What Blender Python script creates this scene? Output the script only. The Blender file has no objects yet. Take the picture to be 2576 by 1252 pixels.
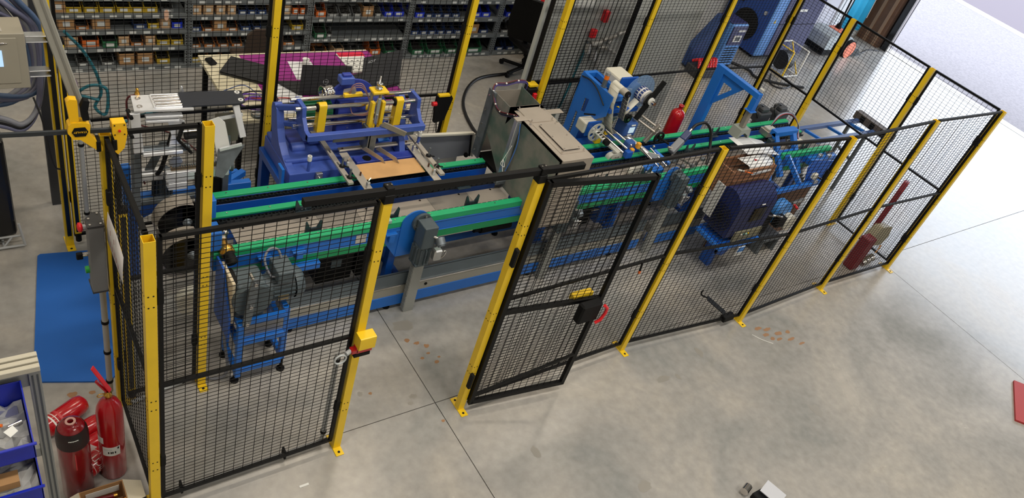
import bpy, bmesh, math, random
from mathutils import Vector, Matrix
from mathutils.geometry import tessellate_polygon
random.seed(7)
SC = bpy.context.scene
COL = SC.collection
PI = math.pi

def C(r, g, b):
    f = lambda c: (c/255/12.92) if c/255 <= .04045 else ((c/255+.055)/1.055)**2.4
    return (f(r), f(g), f(b), 1.0)

# ------------------------------------------------------------------ camera
cam = bpy.data.cameras.new('camera')
cam.sensor_width = 36.0
cam.sensor_fit = 'HORIZONTAL'
cam.lens = 36.0*1971.39/2576.0
cam.clip_end = 200
cam_o = bpy.data.objects.new('camera', cam)
COL.objects.link(cam_o)
pitch, roll, yaw = .6566, .33823, .78551
fw = Vector((math.cos(yaw)*math.cos(pitch), math.sin(yaw)*math.cos(pitch), -math.sin(pitch)))
rt = fw.cross(Vector((0, 0, 1))).normalized()
up = rt.cross(fw)
cr, sr = math.cos(roll), math.sin(roll)
R_, U_ = rt*cr+up*sr, up*cr-rt*sr
mw = Matrix(((R_.x, U_.x, -fw.x, 0), (R_.y, U_.y, -fw.y, 0), (R_.z, U_.z, -fw.z, 4.41887), (0, 0, 0, 1)))
cam_o.matrix_world = mw
SC.camera = cam_o

# ------------------------------------------------------------------ world, lights, exposure
SC.view_settings.view_transform = 'Standard'
SC.view_settings.look = 'None'
SC.view_settings.gamma = 1
SC.view_settings.use_curve_mapping = False
SC.view_settings.exposure = 0.0
w = bpy.data.worlds.new('world')
SC.world = w
w.use_nodes = True
wn = w.node_tree.nodes
bg = wn['Background']
bg.inputs[0].default_value = (0.79, 0.87, 1.0, 1)
bg.inputs[1].default_value = 5.6

def area(name, loc, sx, sy, power, color, rot=(0, 0, 0)):
    l = bpy.data.lights.new(name, 'AREA')
    l.shape = 'RECTANGLE'
    l.size, l.size_y, l.energy, l.color = sx, sy, power, color
    o = bpy.data.objects.new(name, l)
    o.location, o.rotation_euler = loc, rot
    COL.objects.link(o)
    return o
# rows of ceiling luminaires
for i, (lx, ly, pw) in enumerate([(-1, 1.5, 110), (3.5, 1.5, 185), (8, 1.5, 110), (-1, 6, 70), (3.5, 6, 75), (8, 6, 60), (3.5, -3, 190), (9, -3, 90)]):
    area('ceiling_light_lamp', (lx, ly, 7.2), 2.2, .5, pw, (1.0, .86, .68) if ly > 5 else (1.0, .94, .85))
# portal in the open loading door (helps sampling the sky, emits nothing itself)
pt = area('door_portal', (14.9, 4.0, 1.75), 3.5, 6.9, 1, (1, 1, 1), (0, PI/2, 0))
pt.data.cycles.is_portal = True

# ------------------------------------------------------------------ materials
MATS = {}
def mat(name, col, rough=.5, metal=0.0, bump=0.0, bscale=60, var=0.0, vscale=8, spec=.5, emit=0, alpha=1, trans=0, col2=None, coat=0):
    if name in MATS: return MATS[name]
    m = bpy.data.materials.new(name)
    m.use_nodes = True
    nt = m.node_tree
    b = nt.nodes['Principled BSDF']
    b.inputs['Roughness'].default_value = rough
    b.inputs['Metallic'].default_value = metal
    b.inputs['Specular IOR Level'].default_value = spec
    b.inputs['Base Color'].default_value = col
    b.inputs['Coat Weight'].default_value = coat
    tc = nt.nodes.new('ShaderNodeTexCoord')
    if var > 0:
        n = nt.nodes.new('ShaderNodeTexNoise'); n.inputs['Scale'].default_value = vscale; n.inputs['Detail'].default_value = 5
        nt.links.new(tc.outputs['Object'], n.inputs['Vector'])
        mx = nt.nodes.new('ShaderNodeMix'); mx.data_type = 'RGBA'
        c2 = col2 or tuple(max(0, c*(1-var)) for c in col[:3])+(1,)
        mx.inputs[6].default_value = col; mx.inputs[7].default_value = c2
        rp = nt.nodes.new('ShaderNodeMapRange'); rp.inputs[1].default_value = .4; rp.inputs[2].default_value = .65
        nt.links.new(n.outputs[0], rp.inputs[0]); nt.links.new(rp.outputs[0], mx.inputs[0])
        nt.links.new(mx.outputs[2], b.inputs['Base Color'])
    if bump > 0:
        n2 = nt.nodes.new('ShaderNodeTexNoise'); n2.inputs['Scale'].default_value = bscale
        nt.links.new(tc.outputs['Object'], n2.inputs['Vector'])
        bp = nt.nodes.new('ShaderNodeBump'); bp.inputs['Strength'].default_value = bump; bp.inputs['Distance'].default_value = .002
        nt.links.new(n2.outputs[0], bp.inputs['Height']); nt.links.new(bp.outputs[0], b.inputs['Normal'])
    if emit > 0:
        b.inputs['Emission Color'].default_value = col; b.inputs['Emission Strength'].default_value = emit
    if trans > 0:
        b.inputs['Transmission Weight'].default_value = trans
    if alpha < 1:
        b.inputs['Alpha'].default_value = alpha
    MATS[name] = m
    return m

YEL = mat('yellow_paint', C(238, 198, 30), .38, var=.06, bump=.1, bscale=300)
BLK = mat('black_coat', C(9, 9, 10), .5, spec=.22)
BLKM = mat('black_matt', C(9, 9, 10), .7, spec=.25)
BLKG = mat('black_gloss', C(10, 10, 12), .12)
HOLE = mat('hole_dark', C(5, 5, 5), .9)
BLUE = mat('blue_paint', C(30, 108, 200), .38, var=.08, vscale=3)
BLUED = mat('blue_paint_shaded', C(18, 84, 178), .38, var=.1, vscale=3)  # darker copy of the blue: channel shade put into the colour, plus dark sheets
VIO = mat('violet_blue_casting', C(66, 92, 176), .45, bump=.5, bscale=45, var=.1, vscale=12)
GRN = mat('green_plastic', C(30, 166, 110), .45, var=.05, vscale=4)
STEEL = mat('brushed_steel', C(172, 164, 154), .38, metal=.65, var=.12, vscale=5)
STEELD = mat('dull_galvanised', C(120, 128, 134), .45, metal=.6, var=.25, vscale=14)
CHROME = mat('chrome_rod', C(215, 210, 205), .12, metal=1)
ALU = mat('raw_aluminium', C(208, 210, 212), .28, metal=.8, var=.15, vscale=10)
SILV = mat('silver_paint', C(190, 190, 182), .4, metal=.2)
DGREY = mat('slate_grey_paint', C(78, 90, 96), .45, var=.15, vscale=10)
CHAIN = mat('oily_chain', C(40, 44, 48), .35, metal=.6)
FORK = mat('dark_slate_fork', C(52, 66, 74), .4, metal=.3)
RED = mat('red_paint', C(178, 16, 26), .22, var=.12, vscale=5, coat=.4)
REDP = mat('red_plastic', C(215, 25, 35), .4)
WHITE = mat('white_label', C(225, 225, 220), .6)
BEIGE = mat('light_beige', C(205, 202, 188), .5)
CARD = mat('cardboard', C(176, 134, 88), .8, var=.1, vscale=6)
BROWN = mat('brown_board', C(104, 74, 54), .7, var=.15, vscale=6)
BRASS = mat('brass', C(215, 165, 75), .25, metal=.95)
WOOD = mat('plywood', C(205, 160, 105), .55, var=.15, vscale=7)
GREYP = mat('grey_pipe', C(170, 172, 172), .5)
CABG = mat('grey_cable', C(120, 122, 130), .5)
CABB = mat('black_cable', C(18, 18, 20), .45)
TEAL = mat('teal_hose', C(30, 105, 120), .45)
ORNG = mat('orange_plastic', C(235, 110, 30), .35)

def concrete():
    m = bpy.data.materials.new('polished_concrete'); m.use_nodes = True
    nt = m.node_tree; b = nt.nodes['Principled BSDF']; N = nt.nodes.new; L = nt.links.new
    tc = N('ShaderNodeTexCoord')
    n1 = N('ShaderNodeTexNoise'); n1.inputs['Scale'].default_value = .9; n1.inputs['Detail'].default_value = 6; n1.inputs['Roughness'].default_value = .6
    n1.inputs['Distortion'].default_value = .6
    L(tc.outputs['Object'], n1.inputs['Vector'])
    r1 = N('ShaderNodeValToRGB'); e = r1.color_ramp.elements
    e[0].position = .34; e[0].color = C(141, 141, 138); e[1].position = .68; e[1].color = C(172, 166, 156)
    x = e.new(.5); x.color = C(157, 154, 149)
    L(n1.outputs[0], r1.inputs[0])
    n2 = N('ShaderNodeTexNoise'); n2.inputs['Scale'].default_value = 14; n2.inputs['Detail'].default_value = 8
    L(tc.outputs['Object'], n2.inputs['Vector'])
    r2 = N('ShaderNodeMapRange'); r2.inputs[1].default_value = .3; r2.inputs[2].default_value = .7; r2.inputs[3].default_value = .88; r2.inputs[4].default_value = 1.08
    L(n2.outputs[0], r2.inputs[0])
    mx = N('ShaderNodeMix'); mx.data_type = 'RGBA'; mx.blend_type = 'MULTIPLY'; mx.inputs[0].default_value = 1
    L(r1.outputs[0], mx.inputs[6]); L(r2.outputs[0], mx.inputs[7])
    # small dark specks and scuffs
    v = N('ShaderNodeTexNoise'); v.inputs['Scale'].default_value = 5.5; v.inputs['Detail'].default_value = 9; v.inputs['Roughness'].default_value = .75
    L(tc.outputs['Object'], v.inputs['Vector'])
    r3 = N('ShaderNodeMapRange'); r3.inputs[1].default_value = .64; r3.inputs[2].default_value = .74; r3.inputs[3].default_value = 0; r3.inputs[4].default_value = .35
    L(v.outputs[0], r3.inputs[0])
    mx2 = N('ShaderNodeMix'); mx2.data_type = 'RGBA'; mx2.inputs[7].default_value = C(88, 80, 70)
    L(r3.outputs[0], mx2.inputs[0]); L(mx.outputs[2], mx2.inputs[6]); L(mx2.outputs[2], b.inputs['Base Color'])
    r4 = N('ShaderNodeMapRange'); r4.inputs[1].default_value = .3; r4.inputs[2].default_value = .7; r4.inputs[3].default_value = .15; r4.inputs[4].default_value = .30
    L(n1.outputs[0], r4.inputs[0]); L(r4.outputs[0], b.inputs['Roughness'])
    b.inputs['Specular IOR Level'].default_value = .6
    bp = N('ShaderNodeBump'); bp.inputs['Strength'].default_value = .12; bp.inputs['Distance'].default_value = .003
    L(n2.outputs[0], bp.inputs['Height']); L(bp.outputs[0], b.inputs['Normal'])
    return m
CONC = concrete()
STAIN = mat('rusty_stain', C(150, 112, 78), .6)
STAIND = mat('damp_stain', C(140, 136, 128), .45)

# ------------------------------------------------------------------ geometry helpers
def basis(d):
    d = Vector(d).normalized()
    a = Vector((0, 0, 1)) if abs(d.z) < .9 else Vector((1, 0, 0))
    u = d.cross(a).normalized()
    return u, d.cross(u).normalized(), d

class M:
    """collects shapes for ONE mesh object"""
    def __init__(s, T=None):
        s.v, s.f, s.sm = [], [], []
        s.T = T
    def add(s, vs, fs, smooth=False):
        n = len(s.v)
        s.v += [tuple(s.T @ Vector(p)) if s.T else tuple(p) for p in vs]
        s.f += [tuple(i+n for i in f) for f in fs]
        s.sm += [smooth]*len(fs)
        return s
    def box(s, x0, x1, y0, y1, z0, z1):
        vs = [(x, y, z) for z in (z0, z1) for y in (y0, y1) for x in (x0, x1)]
        return s.add(vs, [(0, 2, 3, 1), (4, 5, 7, 6), (0, 1, 5, 4), (2, 6, 7, 3), (0, 4, 6, 2), (1, 3, 7, 5)])
    def cb(s, c, d):
        return s.box(c[0]-d[0]/2, c[0]+d[0]/2, c[1]-d[1]/2, c[1]+d[1]/2, c[2]-d[2]/2, c[2]+d[2]/2)
    def bar(s, p, q, w, h=None, upv=(0, 0, 1), caps=True):
        """rectangular bar from p to q; w across, h along the up vector"""
        h = h or w; p, q = Vector(p), Vector(q); d = (q-p).normalized(); a = Vector(upv)
        if abs(d.dot(a)) > .99: a = Vector((0, 1, 0))
        u = d.cross(a).normalized()*w/2; k = u.cross(d).normalized()*h/2
        vs = [P+su*u+sk*k for P in (p, q) for su, sk in ((-1, -1), (1, -1), (1, 1), (-1, 1))]
        fs = [(0, 1, 5, 4), (1, 2, 6, 5), (2, 3, 7, 6), (3, 0, 4, 7)]
        if caps: fs += [(3, 2, 1, 0), (4, 5, 6, 7)]
        return s.add(vs, fs)
    def cyl(s, p, q, r, n=16, r2=None, caps=True):
        p, q = Vector(p), Vector(q); r2 = r if r2 is None else r2
        u, k, d = basis(q-p)
        ring = lambda c, rr: [c+(u*math.cos(2*PI*i/n)+k*math.sin(2*PI*i/n))*rr for i in range(n)]
        a, b = ring(p, r), ring(q, r2)
        s.add(a+b, [(i, i+n, (i+1) % n+n, (i+1) % n) for i in range(n)], True)
        if caps:
            s.add(a, [tuple(range(n))]); s.add(b, [tuple(reversed(range(n)))])
        return s
    def pipe(s, p, q, ro, ri, n=24):
        """ring / hollow cylinder"""
        p, q = Vector(p), Vector(q); u, k, d = basis(q-p)
        R = lambda c, rr: [c+(u*math.cos(2*PI*i/n)+k*math.sin(2*PI*i/n))*rr for i in range(n)]
        a, b, c, e = R(p, ro), R(q, ro), R(p, ri), R(q, ri)
        s.add(a+b, [(i, i+n, (i+1) % n+n, (i+1) % n) for i in range(n)], True)
        s.add(c+e, [((i+1) % n, (i+1) % n+n, i+n, i) for i in range(n)], True)
        s.add(a+c, [(i, (i+1) % n, (i+1) % n+n, i+n) for i in range(n)])
        s.add(b+e, [(i+n, (i+1) % n+n, (i+1) % n, i) for i in range(n)])
        return s
    def tube(s, pts, r, n=8, smooth=True):
        pts = [Vector(p) for p in pts]; rings = []; pu = None
        for i, p in enumerate(pts):
            d = (pts[min(i+1, len(pts)-1)]-pts[max(i-1, 0)]).normalized()
            if pu is None: u, k, _ = basis(d)
            else:
                u = (pu-d*pu.dot(d)).normalized(); k = d.cross(u)
            pu = u
            rings.append([p+(u*math.cos(2*PI*j/n)+k*math.sin(2*PI*j/n))*r for j in range(n)])
        vs = [v for g in rings for v in g]
        fs = [(a*n+j, a*n+(j+1) % n, (a+1)*n+(j+1) % n, (a+1)*n+j) for a in range(len(pts)-1) for j in range(n)]
        s.add(vs, fs, smooth)
        s.add(rings[0], [tuple(reversed(range(n)))]); s.add(rings[-1], [tuple(range(n))])
        return s
    def cable(s, pts, r, n=7, k=6):
        """smooth tube through control points"""
        P = [Vector(p) for p in pts]; P = [P[0]*2-P[1]]+P+[P[-1]*2-P[-2]]; out = []
        for i in range(1, len(P)-2):
            for j in range(k):
                t = j/k
                out.append(.5*((2*P[i])+(P[i+1]-P[i-1])*t+(2*P[i-1]-5*P[i]+4*P[i+1]-P[i+2])*t*t+(3*P[i]-P[i-1]-3*P[i+1]+P[i+2])*t**3))
        out.append(P[-2])
        return s.tube(out, r, n)
    def prism(s, loops, o, u, v, t):
        """flat outline(s) (first outer, others holes) in the plane o+a*u+b*v, extruded by vector t"""
        o, u, v, t = Vector(o), Vector(u), Vector(v), Vector(t)
        if not isinstance(loops[0][0], (tuple, list)): loops = [loops]
        P = [[o+a*u+b*v for a, b in lp] for lp in loops]
        flat = [p for lp in P for p in lp]
        tris = tessellate_polygon([[Vector((a, b, 0)) for a, b in lp] for lp in loops])
        s.add(flat, [tuple(x) for x in tris]); s.add([p+t for p in flat], [tuple(reversed(x)) for x in tris])
        for lp in P:
            n = len(lp)
            s.add(lp+[p+t for p in lp], [(i, (i+1) % n, (i+1) % n+n, i+n) for i in range(n)])
        return s
    def lathe(s, prof, o, ax=(0, 0, 1), n=24):
        """profile of (r, h) pairs turned about ax through o"""
        u, k, d = basis(ax); o = Vector(o); vs = []
        for r, h in prof:
            vs += [o+d*h+(u*math.cos(2*PI*i/n)+k*math.sin(2*PI*i/n))*r for i in range(n)]
        fs = [(a*n+i, (a+1)*n+i, (a+1)*n+(i+1) % n, a*n+(i+1) % n) for a in range(len(prof)-1) for i in range(n)]
        return s.add(vs, fs, True)
    def sheet(s, rows, smooth=True, th=0):
        n = len(rows[0]); vs = [p for r in rows for p in r]
        fs = [(a*n+j, a*n+j+1, (a+1)*n+j+1, (a+1)*n+j) for a in range(len(rows)-1) for j in range(n-1)]
        return s.add(vs, fs, smooth)
    def ball(s, c, r, n=12):
        prof = [(max(1e-4, r*math.sin(PI*i/8)), -r*math.cos(PI*i/8)) for i in range(9)]
        return s.lathe(prof, c, (0, 0, 1), n)
    def build(s, name, material, parent=None, bev=0, kind=None, label=None, seg=1, fix=True, solid=0):
        me = bpy.data.meshes.new(name)
        me.from_pydata(s.v, [], s.f)
        me.polygons.foreach_set('use_smooth', s.sm)
        if fix:
            b = bmesh.new(); b.from_mesh(me); bmesh.ops.recalc_face_normals(b, faces=b.faces); b.to_mesh(me); b.free()
        me.materials.append(material)
        o = bpy.data.objects.new(name, me); COL.objects.link(o)
        if parent is not None:
            o.parent = parent
            if parent.type == 'EMPTY':
                o.matrix_parent_inverse = (Matrix.Translation(parent.location) @ parent.rotation_euler.to_matrix().to_4x4()).inverted()
        if solid:
            md = o.modifiers.new('solidify', 'SOLIDIFY'); md.thickness = solid; md.offset = 0
        if bev:
            md = o.modifiers.new('bevel', 'BEVEL'); md.width = bev; md.segments = seg; md.limit_method = 'ANGLE'; md.angle_limit = .8
        if kind: o['kind'] = kind
        if label: o['label'] = label
        return o

def thing(name, label, cat, loc, group=None):
    o = bpy.data.objects.new(name, None); COL.objects.link(o)
    o.location = loc; o.empty_display_size = .05
    o['label'] = label; o['category'] = cat
    if group: o['group'] = group
    return o
def tag(o, label, cat, group=None, kind=None):
    o['label'] = label; o['category'] = cat
    if group: o['group'] = group
    if kind: o['kind'] = kind
    return o
def struct(o):
    o['kind'] = 'structure'; return o
def kids(o):
    return [c for c in KID.get(o.name, [])]
def dup(root, loc, label=None, rz=None, group=None, swap=None):
    """copy of a thing with copies of its parts and sub-parts; swap replaces materials"""
    def cp(o, par):
        c = o.copy(); COL.objects.link(c); c.parent = par; c.matrix_parent_inverse = o.matrix_parent_inverse.copy()
        if swap and c.type == 'MESH' and o.data.materials and o.data.materials[0].name in swap:
            c.data = o.data.copy(); c.data.materials[0] = swap[o.data.materials[0].name]
        for ch in o.children: cp(ch, c)
        return c
    r = cp(root, None); r.location = loc
    if rz is not None: r.rotation_euler = (0, 0, rz)
    if label: r['label'] = label
    if group: r['group'] = group
    return r
def text(s, size, o, u, v, mat_, parent, name='lettering', ext=.0006, align='CENTER'):
    cu = bpy.data.curves.new(name, 'FONT'); cu.body = s; cu.size = size; cu.extrude = ext; cu.align_x = align; cu.align_y = 'CENTER'
    cu.resolution_u = 2
    t = bpy.data.objects.new(name, cu)
    u, v = Vector(u).normalized(), Vector(v).normalized(); n = u.cross(v)
    mt = Matrix((u, v, n)).transposed().to_4x4(); mt.translation = Vector(o)
    me = bpy.data.meshes.new_from_object(t)
    me.transform(mt); bpy.data.objects.remove(t)
    me.materials.clear(); me.materials.append(mat_)
    ob = bpy.data.objects.new(name, me); COL.objects.link(ob)
    ob.parent = parent
    if parent.type == 'EMPTY':
        ob.matrix_parent_inverse = (Matrix.Translation(parent.location) @ parent.rotation_euler.to_matrix().to_4x4()).inverted()
    return ob

# ================================================================== SETTING
bed = struct(M().box(-6, 14.82, -6, 8.1, -.1, -.012).build('floor', mat('joint_dark', C(70, 66, 60), .9)))
XS, YS = [-6, 2.522, 8.32, 14.78], [-6, 2.742, 8.05]
for i in range(3):
    for j in range(2):
        g = .003
        M().box(XS[i]+g, XS[i+1]-g, YS[j]+g, YS[j+1]-g, -.06, 0).build('floor_slab', CONC, bed)
def blob(cx, cy, rx, ry, z=.0008, n=14, rot=0, seed=0):
    r = random.Random(seed); m = M(); pts = []
    for i in range(n):
        a = 2*PI*i/n; k = 1+r.uniform(-.22, .22); x, y = rx*k*math.cos(a), ry*k*math.sin(a)
        pts.append((cx+x*math.cos(rot)-y*math.sin(rot), cy+x*math.sin(rot)+y*math.cos(rot), z))
    return pts
ms, md_ = M(), M()
for i, (x, y, rx, ry) in enumerate([(2.6, 3.35, .02, .02), (2.66, 3.3, .025, .015), (2.72, 3.25, .02, .02), (2.63, 3.15, .018, .012), (2.7, 3.18, .016, .012), (2.72, 3.08, .02, .014), (2.76, 3.12, .012, .01),
        (5.83, 2.42, .05, .02), (5.92, 2.38, .05, .018), (5.85, 2.33, .04, .02), (6.0, 2.3, .05, .02), (5.95, 2.24, .04, .015), (6.08, 2.2, .05, .016), (5.88, 2.27, .03, .02), (6.12, 2.28, .03, .02), (6.15, 2.12, .04, .012),
        (.32, 4.02, .012, .012), (.36, 3.62, .03, .02), (.47, 3.6, .02, .015), (2.5, 2.58, .014, .012), (2.12, 2.98, .012, .012)]):
    p = blob(x, y, rx, ry, seed=i); ms.add(p, [tuple(range(len(p)))])
for i, (x, y, rx, ry) in enumerate([(2.64, 3.5, .09, .055), (3.0, 2.1, .03, .05), (4.45, 2.28, .07, .03), (4.6, 2.25, .02, .03), (5.0, 2.4, .03, .05), (2.05, 3.0, .02, .02), (2.35, 2.8, .02, .015), (2.4, 2.85, .03, .02), (3.6, 1.55, .06, .04), (5.6, 1.5, .05, .06), (.42, 2.78, .09, .05)]):
    p = blob(x, y, rx, ry, seed=50+i); md_.add(p, [tuple(range(len(p)))])
ms.build('rust_stain', STAIN, bed, kind='stuff', fix=False); md_.build('damp_stain', STAIND, bed, kind='stuff', fix=False)

WALLW = mat('wall_paint', C(205, 205, 200), .8, bump=.2, bscale=30)
struct(M().box(-6, 12.58, 8.0, 8.2, 0, 7.6).build('wall_back', WALLW))
struct(M().box(12.58, 14.8, 7.66, 7.86, 0, 7.6).build('wall_back_corner', WALLW))
struct(M().box(-6.2, -6, -6, 8.2, 0, 7.6).build('wall_left', WALLW))
struct(M().box(-6, 14.8, -6.2, -6, 0, 7.6).build('wall_front', WALLW))
wr = M(); wr.box(14.8, 15.0, 7.45, 7.86, 0, 7.6); wr.box(14.8, 15.0, -6.2, 7.45, 3.5, 7.6); wr.box(14.8, 15.0, -6.2, .6, 0, 5.2)
struct(wr.build('wall_right', WALLW))
struct(M().box(-6.2, 15, -6.2, 8.2, 7.6, 7.7).build('ceiling', WALLW))
# loading door jamb: brown boards and a dark guide rail
jm = M().box(14.6, 14.8, 7.18, 7.66, 0, 3.5).build('door_1', BROWN); struct(jm)
M().box(14.58, 14.62, 7.24, 7.3, 0, 3.5).build('frame_board', mat('brown_pale', C(150, 120, 95), .7), jm)
M().box(14.58, 14.62, 7.44, 7.5, 0, 3.5).build('frame_board', MATS['brown_pale'], jm)
M().box(14.7, 14.84, 7.02, 7.16, 0, 3.5).build('guide_rail', BLKG, jm)
M().box(14.66, 14.72, 6.98, 7.0, 0, 3.5).build('guide_rail', CHROME, jm)
# outdoor ground
GROUND = mat('pale_asphalt', C(122, 117, 120), .9, bump=.8, bscale=40, var=.22, vscale=22)
struct(M().box(15.05, 21.2, -30, 40, -.3, -.03).build('ground', GROUND))
struct(M().box(14.82, 15.05, -30, 40, -.3, -.005).build('trim_1', mat('threshold_concrete', C(215, 213, 208), .7)))
struct(M().prism([(14.82, 7.1), (18.6, 9.15), (18.6, 24), (14.82, 24)], (0, 0, -.03), (1, 0, 0), (0, 1, 0), (0, 0, .03)).build('trim_3', MATS['threshold_concrete']))
struct(M().box(21.2, 21.5, -30, 40, -.3, -.01).build('trim_2', mat('kerb_stone', C(225, 222, 220), .7)))
struct(M().box(21.5, 60, -30, 40, -.3, -.03).build('ground_road', mat('road_purple', C(90, 81, 87), .9, bump=.5, bscale=30)))

# grey partition behind the cell
PART = mat('partition_grey', C(172, 174, 170), .6, var=.05, vscale=2)
pa = M().box(4.86, 7.12, 5.5, 5.53, 0, 2.9).build('wall_partition', PART); struct(pa)
M().box(4.845, 4.862, 5.49, 5.54, 0, 2.9).build('trim_post', mat('pale_grey_trim', C(190, 195, 190), .5), pa)

# ================================================================== FENCE
H = 2.05
POSTS = {'A': (.609, 2.662, 'y', 'nearest yellow fence post, at the front left corner above the fire extinguishers'),
 'B': (1.722, 2.672, 'y', 'yellow fence post left of the open gate, carrying the red interlock switch'),
 'C': (2.668, 2.645, 'y', 'yellow fence post on which the open gate hangs'),
 'D': (4.289, 2.68, 'y', 'second front fence post to the right of the open gate hinge post'),
 'E': (5.701, 2.571, 'y', 'yellow front fence post beside the black floor bracket'),
 'F': (7.047, 2.614, 'y', 'yellow front fence post next before the far right corner'),
 'G': (8.276, 2.592, 'y', 'yellow fence post at the far right front corner, facing the loading door'),
 'P9': (8.248, 3.395, 'x', 'yellow post of the right end fence, second from the front corner'),
 'P8': (8.255, 4.441, 'x', 'yellow post of the right end fence left of the conveyor outfeed'),
 'P7': (8.23, 5.144, 'x', 'yellow back right corner post before the blue compressor'),
 'P6': (7.098, 5.17, 'y', 'yellow back fence post in front of the small blue dryer'),
 'P5': (5.89, 5.127, 'y', 'yellow back fence post in front of the grey partition'),
 'P4': (4.755, 5.101, 'y', 'yellow back fence post right behind the stainless steel tunnel'),
 'P3': (3.692, 5.048, 'y', 'yellow back fence post between the marking machine and the tunnel'),
 'P2': (2.047, 5.063, 'y', 'yellow back fence post left of the marking machine'),
 'P1': (.61, 5.04, 'y', 'yellow post with black light curtain at the back left corner'),
 'P0': (1.095, 3.461, 'y', 'yellow post standing inside the cell at the left conveyor end'),
 'Q': (.611, 3.453, 'x', 'yellow post gripped by the trigger clamp')}
def make_post(nm, x, y, ax, label):
    t = thing('fence_post', label, 'fence post', (x, y, 0), 'yellow posts of the machine fence')
    a = .025; w = .0025
    m = M()
    for (x0, x1, y0, y1) in ((-a, a, -a, -a+w), (-a, a, a-w, a), (-a, -a+w, -a+w, a-w), (a-w, a, -a+w, a-w)):
        m.box(x+x0, x+x1, y+y0, y+y1, 0, H)
    m.build('tube', YEL, t)
    f = M()
    if ax == 'y':
        f.box(x-.028, x+.028, y-.088, y+.088, 0, .006); hs = [(x, y-.062), (x, y+.062)]
        f.prism([(.028, .006), (.05, .006), (.028, .03)], (x-.003, y, 0), (0, 1, 0), (0, 0, 1), (.006, 0, 0))
    else:
        f.box(x-.088, x+.088, y-.028, y+.028, 0, .006); hs = [(x-.062, y), (x+.062, y)]
    f.build('foot', YEL, t, bev=.002)
    hm = M()
    for hx, hy in hs: hm.cyl((hx, hy, .0062), (hx, hy, .0075), .009, 10)
    for z in (1.695, .958, .435):
        for dz in (-.035, .035):
            for d in (-.011, .011):
                hm.cyl((x+d, y-a+.001, z+dz), (x+d, y-a-.0008, z+dz), .0045, 6)
                hm.cyl((x-a+.001, y+d, z+dz), (x-a-.0008, y+d, z+dz), .0045, 6)
    hm.build('slot_holes', HOLE, t, kind='stuff')
    return t
for k, (x, y, ax, lb) in POSTS.items(): make_post(k, x, y, ax, lb)

def panel(p0, p1, label, z0=.085, z1=2.045, mid=1.07, off=(0, 0), brk=(1.695, .435), gap=.045, lower=True, group='black wire mesh fence panels', nm='mesh_fence', bw=.02, half=.056):
    """wire mesh panel between two posts, local u along the fence"""
    p0, p1 = Vector((p0[0]+off[0], p0[1]+off[1], 0)), Vector((p1[0]+off[0], p1[1]+off[1], 0))
    d = (p1-p0); Ln = d.length; u = d/Ln; n = Vector((-u.y, u.x, 0))
    a0, a1 = gap, Ln-gap
    P = lambda s, z, q=0: p0+u*s+n*q+Vector((0, 0, z))
    t = thing(nm, label, 'fence panel' if nm == 'mesh_fence' else 'gate', (p0+u*Ln/2)[:], group)
    f = M(); zb = z0 if lower else mid
    for s in (a0, a1): f.bar(P(s, zb-bw/2), P(s, z1+bw/2), bw, bw, n)
    f.bar(P(a0, z1), P(a1, z1), bw, bw); f.bar(P(a0, zb), P(a1, zb), bw, bw)
    f.build('frame', BLK, t)
    if lower and mid: M().bar(P(a0+bw/2, mid), P(a1-bw/2, mid), bw*.9, bw*.9).build('mid_rail', BLK, t)
    m = M(); r = .0029; q = -.0
    k = int(round((a1-a0)/half)); st = (a1-a0)/k
    for i in range(1, k): m.bar(P(a0+i*st, zb), P(a0+i*st, z1), r, r, n, caps=False)
    zz = zb+.03
    while zz < z1-.01:
        m.bar(P(a0, zz, r), P(a1, zz, r), r*.8, r*.8, caps=False); zz += .0304
    m.build('wire_mesh', BLK, t, kind='stuff', fix=False)
    for z in brk:
        if z < zb: continue
        for s, e in ((a0, .02), (a1, Ln-.02)):
            b = M().bar(P(s, z-.045, .004), P(s, z+.045, .004), .03, .03, n)
            b.build('clamp_bracket', BLKM, t, bev=.004)
    return t
xy = {k: v[:2] for k, v in POSTS.items()}
panel(xy['A'], xy['B'], 'black mesh fence panel at the front left, between the nearest post and the interlock post')
panel(xy['C'], xy['D'], 'black mesh fence panel directly behind the open gate leaf')
panel(xy['D'], xy['E'], 'black mesh front panel with a black bracket on its bottom rail')
panel(xy['E'], xy['F'], 'black mesh front panel, second from the far right corner')
panel(xy['F'], xy['G'], 'black mesh front panel ending at the far right corner')
panel(xy['G'], xy['P9'], 'black mesh panel of the right end fence nearest the front')
panel(xy['P9'], xy['P8'], 'half height mesh panel above the conveyor outfeed opening', lower=False)
panel(xy['P8'], xy['P7'], 'black mesh panel of the right end fence left of the outfeed')
panel(xy['P6'], xy['P7'], 'black mesh back panel in front of the blue compressors')
panel(xy['P5'], xy['P6'], 'black mesh back panel behind the blue gantry frame')
panel(xy['P4'], xy['P5'], 'black mesh back panel behind the label printer')
panel(xy['P2'], xy['P3'], 'black mesh back panel behind the marking machine')
panel(xy['P1'], xy['P2'], 'black mesh back panel behind the raw aluminium feeder')
panel(xy['Q'], xy['P0'], 'narrow black mesh panel between the clamped post and the inner post')
panel(xy['A'], xy['Q'], 'black mesh panel of the left side carrying the paper sheet')
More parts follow.
